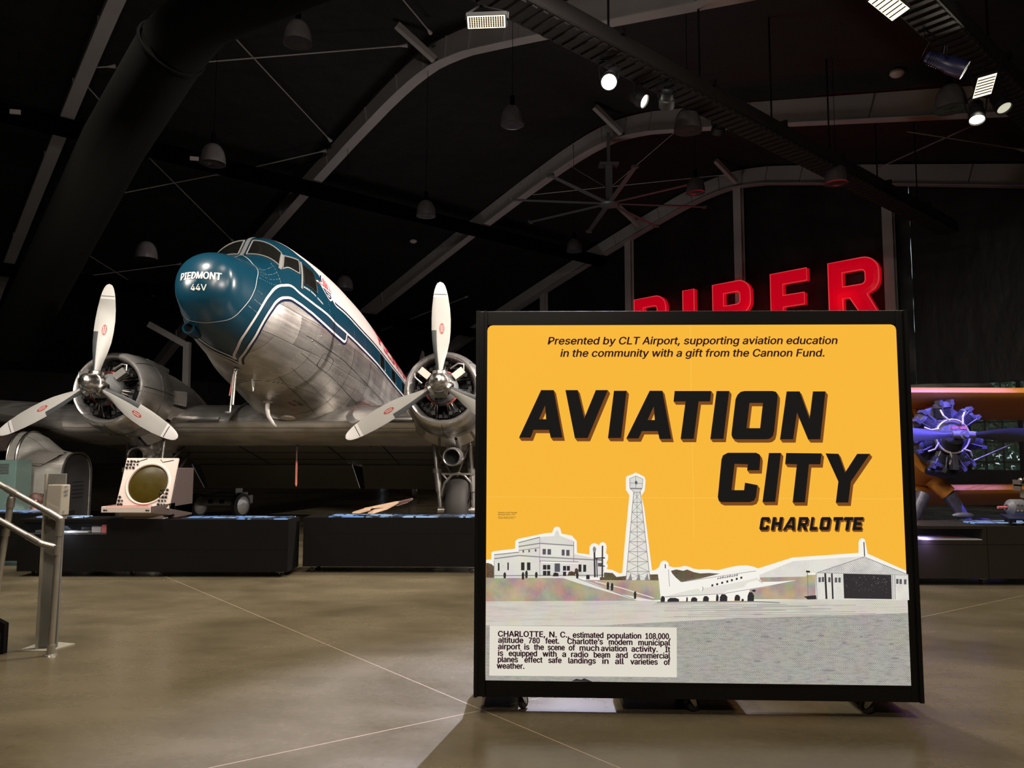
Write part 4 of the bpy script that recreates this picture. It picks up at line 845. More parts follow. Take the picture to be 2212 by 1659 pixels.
case((-6.45, 10.07, .07), (-2.92, 10.58, .742), 'black display case under the radar console, with a glazed slot at its left end', (.36,), [(-6.3, 10.2), (-5.0, 10.2), (-3.03, 10.17), (-6.3, 10.5), (-3.03, 10.5)], [(-4.35, -2.96, 10.12, 10.54), (-6.4, -5.75, 10.3, 10.54)], vit=(-6.38, -5.30, .545, .70, .40))
case((-2.83, 10.46, .085), (1.2, 11.0, .742), 'long black display case below the right engine, running behind the yellow sign', (.53,), [(-2.72, 10.56), (-.54, 10.52), (1.0, 10.56), (-2.72, 10.9), (1.0, 10.9)], [(-2.5, 1.1, 10.49, 10.92)])
case((3.6, 9.63, .085), (7.6, 10.45, .73), 'brownish black display case right of the yellow sign, with a lit glazed slot', (.505,), [(5.9, 9.72), (3.8, 9.72), (7.4, 9.72), (3.8, 10.3), (7.4, 10.3)], [(5.98, 7.5, 9.75, 10.35)], 'case_brown', (4.2, 5.90, .555, .695, .5))
m = MB(); m.box((5.945, 9.6285, .085), (5.951, 9.632, .73)); tag(m.build('panel_joint', 'black_matte', bpy.data.objects['display_case.002'], smooth=0))
case((-9.6, 11.0, .07), (-6.6, 11.6, .742), 'black display case at the far left edge, behind the handrail', (.36,), [(-6.75, 11.1), (-9.4, 11.1), (-6.75, 11.5), (-9.4, 11.5)], [(-9.5, -6.65, 11.05, 11.55)])
# things lying in the glazed slots
def booklet(p, w, d, h, mt, label, rz=0, name='booklet', cat='booklet'):
    m = MB(); p = Vec(p); c, s = cos(rz), sin(rz); q = lambda x, y, z: p + Vec((x * c - y * s, x * s + y * c, z))
    m.hexa([q(-w / 2, -d / 2, 0), q(w / 2, -d / 2, 0), q(w / 2, d / 2, 0), q(-w / 2, d / 2, 0), q(-w / 2, -d / 2, h), q(w / 2, -d / 2, h), q(w / 2, d / 2, h * 1.02), q(-w / 2, d / 2, h)]); return tag(m.build(name, mt, None, smooth=0, bevel=min(.004, h * .3)), label, cat)
zv = .558
booklet((-5.49, 10.24, zv + .001), .15, .1, .085, 'paper', 'white carton at the right end of the glazed slot', 0, 'carton', 'carton'); booklet((-5.365, 10.16, zv + .001), .07, .06, .115, 'paper_pink', 'pink carton standing right of the white one in the glazed slot', -.1, 'carton', 'carton')
booklet((-5.72, 10.18, zv + .004), .26, .11, .018, 'paper', 'flat white booklet lying before the white carton', .15); booklet((-5.97, 10.28, zv + .001), .22, .2, .014, 'paper', 'white booklet in the middle of the glazed slot', -.2); booklet((-6.2, 10.3, zv + .001), .24, .2, .03, 'engine_grey', 'grey album at the left of the glazed slot', .1); booklet((-5.72, 10.36, zv + .001), .12, .06, .06, 'dark_steel', 'small dark metal device standing in the glazed slot', .3, 'device', 'device')
booklet((5.3, 9.85, .568), .34, .22, .006, 'paper', 'sheet of paper spread in the lit slot beside the sign', .1, 'sheet', 'paper'); booklet((5.66, 9.9, .568), .26, .2, .010, 'paper_pink', 'pinkish booklet at the right of the lit slot', -.15); booklet((4.9, 9.9, .568), .3, .2, .012, 'paper', 'white booklet near the sign edge in the lit slot', -.05)
light('slot_light', 'AREA', (5.2, 9.8, .69), (5.2, 9.9, .5), 3.0, (.55, .42, 1), .05, size_y=.9)
light('slot_light', 'AREA', (-5.85, 10.15, .695), (-5.85, 10.25, .5), 2.6, (.8, .85, 1), .05, size_y=.9)
# ================================================================== THE AIRLINER (local axes: x to its left wing, y aft, z up; origin between the propeller hubs)
AP, AY = R(7.2), R(2.4)
AFT = Vec((sin(AY) * cos(AP), cos(AY) * cos(AP), -sin(AP))); LAT = Vec((cos(AY), -sin(AY), 0)); AUP = LAT.cross(AFT)
AO = Vec((-6.945, 12.69, 2.688)) + LAT * 2.885
AM = Mat(((LAT.x, AFT.x, AUP.x, AO.x), (LAT.y, AFT.y, AUP.y, AO.y), (LAT.z, AFT.z, AUP.z, AO.z), (0, 0, 0, 1)))
def aw(x, y, z): return AO + LAT * x + AFT * y + AUP * z
plane = base('airliner', label='polished twin-engined propeller airliner with a teal nose and white roof', cat='airplane', M=AM)
FS = [(-2.78, .021, .914, .865, .89), (-2.72, .242, 1.141, .64, .9), (-2.6, .402, 1.315, .502, .9), (-2.4, .464, 1.412, .375, .89), (-2.1, .558, 1.484, .275, .86), (-1.75, .665, 1.537, .195, .843), (-1.5, .737, 1.718, .163, .845), (-1.2, .799, 2.121, .126, .851), (-.7, .928, 2.312, .043, .956), (-.2, 1.038, 2.362, -.079, .961), (.5, 1.125, 2.422, -.183, .99), (1.3, 1.19, 2.457, -.331, .974), (2.5, 1.256, 2.456, -.521, .935), (4.5, 1.236, 2.393, -.545, .917), (6.5, 1.218, 2.331, -.559, .909), (9, 1.141, 2.27, -.418, .904), (12, .892, 2.117, .078, .954), (15, .5, 1.9, .75, 1.2), (16.8, .12, 1.6, 1.2, 1.4)]
class Pchip:
    def __init__(s, x, y):
        n = len(x); h = [x[i + 1] - x[i] for i in range(n - 1)]; d = [(y[i + 1] - y[i]) / h[i] for i in range(n - 1)]; m = [0] * n
        for k in range(1, n - 1):
            if d[k - 1] * d[k] > 0: a = 2 * h[k] + h[k - 1]; b = h[k] + 2 * h[k - 1]; m[k] = (a + b) / (a / d[k - 1] + b / d[k])
        m[0] = d[0] * 1.5; m[-1] = d[-1]; s.x, s.y, s.h, s.m = x, y, h, m
    def __call__(s, v):
        i = 0
        while i < len(s.h) - 1 and v > s.x[i + 1]: i += 1
        t = (v - s.x[i]) / s.h[i]; y, h, m = s.y, s.h[i], s.m
        return (1 + 2 * t) * (1 - t) ** 2 * y[i] + t * (1 - t) ** 2 * h * m[i] + t * t * (3 - 2 * t) * y[i + 1] + t * t * (t - 1) * h * m[i + 1]
FP = [Pchip([q[0] for q in FS], [q[k] for q in FS]) for k in (1, 2, 3, 4)]
EX = 2.15
def hull(y, t, off=0.0):
    w, zt, zb, zm = [f(y) for f in FP]; c, s = cos(t), sin(t)
    q = math.copysign(abs(s) ** (2 / EX), s); p = Vec((w * math.copysign(abs(c) ** (2 / EX), c), y, zm + (zt - zm if q > 0 else zm - zb) * q))
    if off:
        e = .012; n = (hull(y, t + e) - hull(y, t - e)).cross(hull(min(y + e, 16.7), t) - hull(max(y - e, -2.775), t)).normalized()
        if n.dot(p - Vec((0, y, zm))) < 0: n = -n
        p = p + n * off
    return p
INN = [(-1.36, -pi / 2), (-1.57, -1.50), (-1.882, -1.177), (-2.014, -.852), (-2.05, -.495), (-2.002, -.131), (-1.894, .123), (-1.726, .361), (-1.57, .448), (-1.402, .424), (-1.222, .345), (-1.041, .266), (-.765, .178), (-.453, .147), (-.201, .123), (.099, .083), (.567, .059), (1.179, .050), (1.972, .042), (3.195, .040), (5.4, .034), (9, .03), (14, .03)]
OUT = [(-1.165, -pi / 2), (-1.378, -1.49), (-1.57, -1.296), (-1.74, -1.043), (-1.85, -.717), (-1.882, -.472), (-1.858, -.234), (-1.786, -.028), (-1.69, .115), (-1.57, .202), (-1.402, .218), (-1.258, .186), (-1.077, .147), (-.801, .065), (-.501, .022), (-.225, -.004), (.099, -.036), (.38, -.056), (.47, -.050), (.525, -.015), (.56, .056)]
UPP = [(-.93, pi / 2), (-.825, 1.217), (-.693, .947), (-.525, .884), (-.30, .76), (-.10, .55), (-.02, .42), (.08, .335), (.255, .315), (.651, .30), (1.155, .275), (1.8, .262), (2.68, .262), (4.07, .28), (5.3, .30), (9, .30), (14, .3)]
def inpoly(x, y, P):
    r = False; j = len(P) - 1
    for i in range(len(P)):
        if (P[i][1] > y) != (P[j][1] > y) and x < (P[j][0] - P[i][0]) * (y - P[i][1]) / (P[j][1] - P[i][1]) + P[i][0]: r = not r
        j = i
    return r
METAL = OUT + [q for q in INN if q[0] > .6] + [(17, .03), (17, -1.7), (-1.165, -1.7)]
ROOF = UPP + [(17, .3), (17, 1.7), (-.93, 1.7)]
ys = [-2.78 + .48 * (i / 26) ** 1.7 for i in range(27)]
while ys[-1] < 1.2: ys.append(ys[-1] + .030)
while ys[-1] < 8: ys.append(ys[-1] + .12)
while ys[-1] < 16.7: ys.append(ys[-1] + .4)
ys[-1] = 16.8
NT = 216; m = MB(); rows = [[hull(y, 2 * pi * j / NT + pi / 2) for j in range(NT)] for y in ys]
m.v = [tuple(p) for r in rows for p in r]
for i in range(len(ys) - 1):
    for j in range(NT):
        yc = (ys[i] + ys[i + 1]) / 2; t = 2 * pi * (j + .5) / NT + pi / 2; t = math.atan2(sin(t), abs(cos(t)))
        mi = 1 if yc < -2.06 else (0 if inpoly(yc, t, METAL) else (2 if inpoly(yc, t, ROOF) else 1))
        m.f.append((i * NT + j, i * NT + (j + 1) % NT, (i + 1) * NT + (j + 1) % NT, (i + 1) * NT + j)); m.m.append(mi)
m.f += [tuple(range(NT)), tuple((len(ys) - 1) * NT + j for j in range(NT))]; m.m += [1, 0]
m.build('fuselage', ['aluminium_skin', 'teal_paint', 'white_paint'], plane, True, smooth=60)
def smoothline(P, step=.05):
    P = [Vec((a, b)) for a, b in P]; out = []
    for i in range(len(P) - 1):
        p0, p1, p2, p3 = P[max(i - 1, 0)], P[i], P[i + 1], P[min(i + 2, len(P) - 1)]; n = max(2, int((p2 - p1).length / step))
        for k in range(n):
            t = k / n; out.append(.5 * ((2 * p1) + (p2 - p0) * t + (2 * p0 - 5 * p1 + 4 * p2 - p3) * t * t + (3 * p1 - p0 - 3 * p2 + p3) * t ** 3))
    return [(p.x, p.y) for p in out] + [(P[-1].x, P[-1].y)]
def strip(m, P, w, off=.005, shift=0.0, mi=None, sides=(1, -1)):
    for sd in sides:
        q = [hull(y, t if sd > 0 else pi - t, off) for y, t in P]; L = []
        for i, p in enumerate(q):
            d = (q[min(i + 1, len(q) - 1)] - q[max(i - 1, 0)]).normalized(); y, t = P[i]
            n = (hull(y, t if sd > 0 else pi - t, .05) - hull(y, t if sd > 0 else pi - t, .001)).normalized(); s = n.cross(d).normalized() * sd
            L.append([p + s * (shift - w / 2), p + s * (shift + w / 2)])
        m.grid(L, mi)
SI, SO_, SU = smoothline(INN), smoothline(OUT), smoothline(UPP)
SF = [q for q in SU if q[0] < .10][1:]; SU = [q for q in SU if q[0] > .05]
m = MB(); strip(m, SF, .045, .005, mi=0)
strip(m, SI, .040, .006, mi=0); strip(m, SO_, .040, .006, mi=0); strip(m, SU, .035, .006, -.012, mi=0)
strip(m, SO_, .035, .005, -.040, mi=1); strip(m, [q for q in SI if q[0] > .57], .03, .005, -.036, mi=1); strip(m, SU, .03, .006, .030, mi=1)
m.build('pinstripes', ['white_paint', 'navy_paint'], plane, True, smooth=60, fixn=False, label='white and navy pinstripes')
# radome seam and sheet joints near the nose
m = MB(); SEAM = [(-1.47, pi / 2), (-1.594, 1.344), (-1.774, 1.05), (-2.074, .472), (-2.17, .147), (-2.24, -.099), (-2.316, -.448), (-2.36, -.884), (-2.42, -1.257), (-2.43, -pi / 2)]
strip(m, smoothline(SEAM), .009, .004); m.build('radome_seam', 'tip_silver', plane, True, smooth=60, fixn=False)
m = MB()
def rivets(P, n, r=.0045):
    q = smoothline(P, .02)
    for i in range(n):
        y, t = q[int(i * (len(q) - 1) / max(1, n - 1))]
        for sd in (1, -1):
            tt = t if sd > 0 else pi - t; p = hull(y, tt, .007); a = (hull(y + .01, tt) - hull(y, tt)).normalized() * r; b = (hull(y, tt + .01) - hull(y, tt)).normalized() * r; m.add([p - a, p + b, p + a, p - b], [(0, 1, 2, 3)])
for y0, t in ((-1.80, .92), (-1.92, .76), (-2.0, .62), (-2.07, .49)): rivets([(y0 + .05, t), (-1.80, t - .01), (-1.50, t - .03)], 15)
for y0, t in ((-2.15, .12), (-2.2, -.10), (-2.27, -.32)): rivets([(y0 + .03, t), (-2.03, t - .02)], 9)
rivets([(-1.45, .95), (-1.52, .5)], 16); rivets([(-.2, .65), (-.2, .15)], 20); rivets([(.95, .26), (.95, .06)], 12); rivets([(1.6, .25), (1.6, .06)], 12)
for k in range(4): rivets([(-1.2 + .3 * k, -.1 - .12 * k), (.4, -.16 - .14 * k)], 40)
for k in range(3): rivets([(.9 + .1 * k, -.12), (1.7 + .3 * k, -.75)], 30)
m.build('rivet_rows', 'cream_white', plane, True, smooth=0, fixn=False, label='rows of bright rivets')
# long lap joints on the belly
m = MB()
for t in (-.30, -.62, -.93, -1.2): strip(m, smoothline([(-.9 + .3 * abs(t), t), (1.2, t), (3.4, t - .02)], .1), .006, .006)
for y in (-.05, 1.0, 2.0, 3.1): strip(m, smoothline([(y, -.02), (y, -.8), (y, -1.45)], .1), .008, .004)
m.build('lap_joints', 'dark_steel', plane, True, smooth=60, fixn=False)
# cockpit glazing
def panel(c, n=8, off=.008, sd=1):
    (a, b, d, e) = c; P = []
    for i in range(n + 1):
        r = []
        for j in range(n + 1):
            u, v = i / n, j / n; y = (a[0] * (1 - u) + b[0] * u) * (1 - v) + (e[0] * (1 - u) + d[0] * u) * v; t = (a[1] * (1 - u) + b[1] * u) * (1 - v) + (e[1] * (1 - u) + d[1] * u) * v
            r.append(hull(y, t if sd > 0 else pi - t, off))
        P.append(r)
    return P
GL = [((-1.255, 1.50), (-1.20, .92), (-1.375, .80), (-1.46, 1.50)), ((-1.19, .86), (-.84, .775), (-.985, .545), (-1.355, .70)), ((-.775, .72), (-.485, .655), (-.575, .325), (-.935, .405))]
for sd in (1, -1):
    for k, c in enumerate(GL):
        m = MB(); P = panel(c, 10, .010, sd); m.grid(P); w = m.build('cockpit_window', 'dark_glass', plane, True, smooth=60, fixn=False)
        m = MB(); e = [P[i][0] for i in range(11)] + [P[10][j] for j in range(1, 11)] + [P[i][10] for i in range(9, -1, -1)] + [P[0][j] for j in range(9, 0, -1)]
        m.tube(e + [e[0]], .011 if k < 2 else .009, 6); m.build('frame', 'window_frame_metal' if k < 2 else 'dark_steel', w, True)
WP = lambda: m.build('windshield_post', 'window_frame_metal', plane, True, smooth=60, fixn=False, label='bare metal windshield post')
m = MB(); strip(m, smoothline([(-1.05, pi / 2 - .001), (-1.25, pi / 2 - .001), (-1.5, pi / 2 - .001)], .03), .062, .014, sides=(1,)); WP()
for sd in (1, -1):
    m = MB(); strip(m, smoothline([(-1.20, .895), (-1.28, .82), (-1.40, .74)], .03), .055, .013, sides=(sd,)); WP(); m = MB(); strip(m, smoothline([(-.80, .75), (-.93, .52), (-1.02, .34)], .03), .045, .012, sides=(sd,)); WP()
# cabin windows in the teal band
for i in range(7):
    y = 2.72 + 1.28 * i
    for sd in (1, -1):
        m = MB(); P = panel(((y, .235), (y + .52, .24), (y + .50, .055), (y - .02, .055)), 6, .008, sd); m.grid(P); w = m.build('cabin_window', 'dark_glass', plane, True, smooth=60, fixn=False)
        m = MB(); e = [P[i2][0] for i2 in range(7)] + [P[6][j] for j in range(1, 7)] + [P[i2][6] for i2 in range(5, -1, -1)] + [P[0][j] for j in range(5, 0, -1)]; m.tube(e + [e[0]], .010, 5); m.build('frame', 'teal_paint', w, True)
# lettering on the nose
def on_nose(x, z, off=.006):
    lo, hi = -2.779, -1.6
    for _ in range(40):
        y = (lo + hi) / 2; w, zt, zb, zm = [f(y) for f in FP]; g = (abs(x) / w) ** EX + (abs(z - zm) / (zt - zm if z > zm else zm - zb)) ** EX - 1
        if g > 0: lo = y
        else: hi = y
    return Vec((x, hi - off, z))
m = MB(); nz = lambda a, b, c=0: on_nose(a, b)
lettering(m, 'PIEDMONT', nz, -.272, .275, .893, .098, .05); m.build('nose_lettering', 'cream_white', plane, True, smooth=0, fixn=False, label='white PIEDMONT lettering'); m = MB(); lettering(m, '44V', nz, -.098, .112, .735, .082, .02)
m.build('nose_lettering', 'cream_white', plane, True, smooth=0, fixn=False, label='white 44V lettering')
def side(y0, t0, sd=1, off=.007): return lambda a, b, c=0: hull(y0 + a if sd > 0 else y0 - a, (t0 + b / 1.22) if sd > 0 else pi - (t0 + b / 1.22), off)
m = MB()
lettering(m, 'PIEDMONT', side(3.05, .405), 0, 4.4, 0, .34, .05); m.build('roof_lettering', 'red_paint', plane, True, smooth=0, fixn=False, label='red PIEDMONT lettering on the roof'); m = MB()
lettering(m, 'PIEDMONT', side(7.5, .405, -1), 0, 4.4, 0, .34, .05)
m.build('roof_lettering', 'red_paint', plane, True, smooth=0, fixn=False, label='red PIEDMONT lettering on the roof')
m = MB(); f = side(-.95, .345, 1, .007)
ang = lambda a, b, c=0: hull(-.955 + a, .352 - a * .255 + b / 1.1, .007)
random.seed(5)
for w0, w1 in ((0, .165), (.185, .34), (.365, .50), (.515, .53)):           # too small to read: three words of strokes
    x = w0
    while x < w1 - .008: m.flat([[(x, 0), (x + .008, 0), (x + .010, .026), (x + .002, .026)], ], ang); m.flat([[(x + .002, random.choice((0, .011, .02))), (x + .017, .011), (x + .017, .017), (x + .002, .017)]], ang); x += .021
m.build('name_lettering', 'cream_white', plane, True, smooth=0, fixn=False, label='small white name below the cockpit window')
m = MB(); bt = lambda a, b, c=0: hull(.44 + a * .75 - b * .2, -1.37 + a * .14 + b * .55, .006)
lettering(m, 'BATTERY', bt, 0, .40, .05, .085, .0); lettering(m, 'INSIDE', bt, -.02, .30, -.09, .085, .0)
m.build('belly_lettering', 'black_paint', plane, True, smooth=0, fixn=False)
# shield emblem with a red winged bar
sh = lambda o: (lambda a, b, c=0: hull(-.5 + a, .5 + b / 1.25, o))
m = MB()
m.flat([[(.12, .0), (.19, -.09), (.27, -.165), (.38, -.215), (.47, -.18), (.52, -.07), (.53, .02), (.46, .24), (.36, .30), (.26, .24), (.20, .10)]], sh(.008), 0)
m.flat([[(-.02, .035), (.06, .06), (.57, .0), (.58, -.03), (.10, .0)]], sh(.0095), 0); m.flat([[(.05, .018), (.07, .042), (.53, -.008), (.55, -.024)]], sh(.011), 1)
m.flat([[(.19, -.03), (.25, -.11), (.31, -.16), (.38, -.185), (.44, -.155), (.48, -.06)]], sh(.010), 2)
m.flat([[(.25, -.062), (.45, -.088), (.44, -.11), (.27, -.085)]], sh(.0115), 0); m.flat([[(.29, -.115), (.41, -.13), (.39, -.155), (.32, -.145)]], sh(.0115), 0)
for k in range(3): m.flat([[(.25 + k * .065, .022 - k * .006), (.285 + k * .065, .018 - k * .006), (.33 + k * .06, .11), (.415 + k * .035, .22 - k * .04), (.36 + k * .055, .20 - k * .03), (.29 + k * .06, .10)]], sh(.011), 1)
m.flat([[(.20, .07), (.22, .16), (.30, .245), (.37, .26), (.33, .225), (.27, .17), (.235, .08)]], sh(.011), 2); m.flat([[(.49, .10), (.505, .10), (.52, .01), (.50, .01)]], sh(.011), 1)
m.build('emblem', ['white_paint', 'red_paint', 'navy_paint'], plane, True, smooth=0, fixn=False, label='shield emblem with a red bar')
# ---- wings
AF = [(1, .0), (.8, .045), (.6, .078), (.4, .098), (.25, .098), (.12, .078), (.05, .052), (.015, .028), (0, 0), (.012, -.022), (.04, -.036), (.1, -.050), (.25, -.058), (.45, -.055), (.7, -.03), (1, 0)]
def wing(secs, name, mt='aluminium_skin', **kw):
    m = MB(); P = [[Vec((x, y + c * a, z + c * b * th)) for a, b in AF] for (x, y, z, c, th) in secs]; m.grid(P, wrap=True)
    m.f += [tuple(range(len(AF))), tuple((len(secs) - 1) * len(AF) + i for i in range(len(AF)))]; m.m += [0, 0]
    return m.build(name, mt, plane, True, smooth=40, **kw)
wing([(-4.3, 1.32, -.34, 4.35, 1.12), (-1.1, 1.32, -.34, 4.35, 1.15), (1.1, 1.32, -.34, 4.35, 1.15), (4.3, 1.32, -.34, 4.35, 1.12)], 'wing_center', label='centre wing between the engines')
for sd in (1, -1): wing([(sd * 4.3, 1.32, -.34, 4.35, 1.12), (sd * 8.5, 2.4, .20, 3.1, 1.0), (sd * 12.6, 3.4, .72, 2.1, .8), (sd * 14.1, 4.0, .90, 1.3, .7), (sd * 14.45, 4.5, .95, .5, .5)], 'wing_panel')
# chrome strip imitating the highlight along the leading edge, and fillets
for sd in (1, -1):
    m = MB(); m.grid([[Vec((sd * x, 1.30 + .03 * (1 - cos(a)), -.34 + .10 * sin(a) + .02)) for a in (-.5, -.2, .1, .4, .7)] for x in (1.35, 2.0, 2.4)]); m.build('leading_edge_highlight', 'chrome', plane, True)
    m = MB(); P = []
    for i in range(11):
        y = 1.1 + i * .32; r = []
        for j in range(9):
            a = pi / 2 * j / 8; k = .14 + .34 * min(1, i / 5) * (1 if i < 9 else .6)
            top = hull(y, -.02 - .0 * i); x0 = abs(hull(y, -.35).x) - .06; z0 = -.34 + .40 * min(1, (i / 6) ** .6) * (1 if i > 0 else .2)
            r.append(Vec((sd * (x0 + k * (1 - sin(a))), y, z0 + k * (1 - cos(a)) - .08)))
        P.append(r)
    m.grid(P); m.build('wing_fillet', 'aluminium_cowl', plane, True)
# split flaps hanging below the trailing edge
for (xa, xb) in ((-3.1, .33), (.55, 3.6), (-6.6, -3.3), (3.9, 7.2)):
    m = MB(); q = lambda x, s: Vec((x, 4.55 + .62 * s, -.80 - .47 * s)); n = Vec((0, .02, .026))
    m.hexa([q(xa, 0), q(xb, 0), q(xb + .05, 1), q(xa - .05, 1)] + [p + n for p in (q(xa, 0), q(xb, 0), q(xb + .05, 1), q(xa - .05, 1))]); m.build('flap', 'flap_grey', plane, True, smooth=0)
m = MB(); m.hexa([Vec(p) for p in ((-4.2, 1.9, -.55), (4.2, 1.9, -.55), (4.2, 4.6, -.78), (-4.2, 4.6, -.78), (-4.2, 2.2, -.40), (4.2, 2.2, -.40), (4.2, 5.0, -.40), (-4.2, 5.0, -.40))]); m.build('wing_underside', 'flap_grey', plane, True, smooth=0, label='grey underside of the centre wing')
m = MB()
for y, z in ((2.6, -.618), (3.3, -.678), (4.0, -.738)): m.box((-4.1, y, z), (4.1, y + .012, z + .02))
for x in (-3.2, -1.5, .3, 1.4, 3.0): m.beam((x, 2.1, -.575), (x, 4.5, -.78), .012, .01)
m.build('underside_joints', 'black_paint', plane, True, smooth=0)
# tail surfaces
wing([(-4, 14.9, 1.7, 1.2, .8), (0, 14.0, 1.6, 2.4, .8), (4, 14.9, 1.7, 1.2, .8)], 'stabilizer')
m = MB(); P = [[Vec((c * b * .6, y + c * a, z)) for a, b in AF] for (y, z, c) in ((12.6, 1.9, 4.0), (14.3, 3.2, 2.4), (15.0, 4.3, 1.4), (15.4, 4.7, .6))]; m.grid(P, wrap=True); m.build('fin', 'aluminium_skin', plane, True)
# ---- engines
def nacelle(cx, phase, word):
    cz = .045; c = Vec((cx, 0, cz)); Y = Vec((0, 1, 0))
    m = MB(); m.lathe([(.62, .50), (.40, .515), (.32, .535), (.275, .565), (.265, .590), (.285, .615), (.36, .655), (.52, .695), (.75, .722), (1.0, .728), (1.22, .715), (1.22, .69), (.9, .69)], c, Y, 64)
    cowl = m.build('cowling', 'aluminium_cowl', plane, True, smooth=60)
    m = MB()
    for a in (-pi / 2, pi * .25, pi * .78, pi * .02):
        d = Vec((cos(a), 0, sin(a))); m.grid([[c + Vec((0, y, 0)) + d * (r + .003) + Vec((-sin(a), 0, cos(a))) * s for s in (-.005, .005)] for y, r in ((.29, .617), (.36, .656), (.52, .696), (.75, .723), (1.0, .729), (1.2, .717))])
    m.lathe([(.78, .726), (.78, .7285), (.786, .7285), (.786, .726)], c, Y, 48); m.build('latch_seam', 'dark_steel', cowl, True)
    # cowl flaps, splayed open
    for k in range(9):
        a0 = R(-195 + k * 23.5); a1 = a0 + R(19.5); m = MB(); f = lambda a, y, r: c + Vec((r * cos(a), y, r * sin(a)))
        P = [[f(a0 + (a1 - a0) * j / 4, y, r) for j in range(5)] for y, r in ((1.20, .712), (1.46, .835))]; m.grid(P); m.grid([[p - Vec((0, 0, 0)) - (p - c - Vec((0, p.y, 0))).normalized() * .01 for p in r] for r in P]); m.build('cowl_flap', 'aluminium_skin' if k % 2 else 'aluminium_cowl', plane, True, fixn=False)
    # nacelle body fairing back over the wing
    m = MB(); P = []
    for (y, r, zo, up) in ((1.18, .60, 0, 1), (1.5, .66, 0, 1.0), (2.0, .65, .0, 1.0), (2.6, .62, -.02, 1.0), (3.2, .55, -.05, .92), (3.9, .45, -.08, .80), (4.6, .30, -.12, .6), (5.4, .06, -.16, .4)):
        P.append([c + Vec((r * cos(2 * pi * j / 40), y, zo + r * (up if sin(2 * pi * j / 40) > 0 else 1.0) * sin(2 * pi * j / 40))) for j in range(40)])
    m.grid(P, wrap=True); m.build('nacelle', 'aluminium_skin', plane, True, smooth=60)
    m = MB(); m.box((cx - .12, 1.25, cz + .66), (cx + .12, 2.1, cz + .78)); o = m.build('air_intake', 'aluminium_cowl', plane, True, bevel=.03)
    m = MB(); sd = 1 if cx > 0 else -1
    sx = .06 if cx > 0 else .08; sc = Vec((cx + sx, 1.25, -1.0))
    m.lathe([(.30, .13), (.02, .135), (0, .15), (.02, .165), (.3, .18), (.7, .18), (1.1, .15)], sc, (0, 1, .16), 32); o = m.build('oil_cooler', 'aluminium_cowl', plane, True)
    m = MB(); m.hexa([sc + Vec(p) for p in ((-.13, .35, .1), (.13, .35, .1), (.10, 1.5, .25), (-.10, 1.5, .25), (-.16, .25, .48), (.16, .25, .48), (.16, 1.6, .48), (-.16, 1.6, .48))]); m.build('cooler_fairing', 'aluminium_skin', o, True)
    m = MB(); m.lathe([(.28, .129), (.285, .001)], sc, (0, 1, .16), 24); m.build('cooler_core', 'black_paint', o, True)
    # engine: gear case, two rows of seven cylinders
    m = MB(); m.lathe([(-.02, .09), (.05, .17), (.16, .24), (.26, .27), (.34, .27), (.42, .24), (.62, .24)], c, Y, 40); eng = m.build('engine', 'engine_grey', plane, True, label='radial engine')
    m = MB(); m.lathe([(.24, .272), (.25, .30), (.27, .30), (.28, .272)], c, Y, 40, 0, R(30), R(330)); m.build('ignition_ring', 'copper_red', eng, True)
    m = MB(); m.lathe([(.60, .24), (.62, .52)], c, Y, 40); m.lathe([(.9, .10), (.9, .69)], c, Y, 40); m.build('baffle', 'engine_black', eng, True)
    for k in range(14):
        a = 2 * pi * (k // 2) / 7 + (pi / 7 if k % 2 else 0) + pi / 2; y = .40 if k % 2 == 0 else .60; d = Vec((cos(a), 0, sin(a))); m = MB(); o = c + Vec((0, y, 0))
        pr = [(.24, .075)]
        for q in range(9): r = .28 + q * .022; pr += [(r, .075), (r + .003, .100), (r + .009, .100), (r + .012, .075)]
        pr += [(.485, .085), (.505, .001)]
        m.lathe(pr, o, d, 16); s = Vec((-sin(a), 0, cos(a)))
        for e in (-1, 1): m.box(tuple(o + d * .44 + s * (.05 * e) + Vec((-.03, -.11, -.03))), tuple(o + d * .44 + s * (.05 * e) + Vec((.03, .02, .03))), 0)
        m.build('cylinder', 'engine_black', eng, True)
    m = MB()
    for k in range(7):
        a = 2 * pi * k / 7 + pi / 2
        for e in (-.10, .10, -.22, .22):
            p = c + Vec((cos(a + e * .6) * .27, .28, sin(a + e * .6) * .27)); q = c + Vec((cos(a + e) * .475, .36 + .1 * (abs(e) > .15), sin(a + e) * .475)); m.cyl(p, q, .011, n=8)
    m.build('pushrod_tubes', 'pushrod', eng, True)
    for a in (R(38), R(142)):
        m = MB()
        d = Vec((cos(a), 0, sin(a))); s = Vec((-sin(a), 0, cos(a))); p = c + d * .36 + Vec((0, .16, 0)); m.hexa([p + d * x + s * y + Vec((0, z, 0)) for z in (-.07, .05) for x, y in ((-.10, -.06), (.10, -.06), (.10, .06), (-.10, .06))])
        m.tube([p + d * .1, p + d * .16 + s * .08, p + d * .1 + s * .15, p + s * .16 - d * .06], .016, 8)
        m.build('magneto', 'gear_silver', eng, True)
    m = MB(); m.lathe([(.10, .001), (.12, .10), (.20, .12), (.24, .08)], c + Vec((0, 0, -.20)), (0, 1, 0), 20); m.build('governor', 'engine_black', eng, True)
    # propeller
    m = MB(); m.lathe([(-.44, .022), (-.435, .040), (-.425, .075), (-.38, .115), (-.30, .140), (-.22, .150), (-.20, .146), (-.19, .162), (-.12, .168), (-.06, .15), (.02, .13), (.06, .10)], c, Y, 36)
    for k in range(3):
        a = phase + 2 * pi * k / 3; d = Vec((sin(a), 0, cos(a))); m.lathe([(.06, .10), (.14, .105), (.15, .12), (.20, .12), (.215, .10)], c + Vec((0, -.10, 0)), d, 20)
    prop = m.build('propeller', 'steel', plane, True, label='propeller with a polished hub and pale blades')
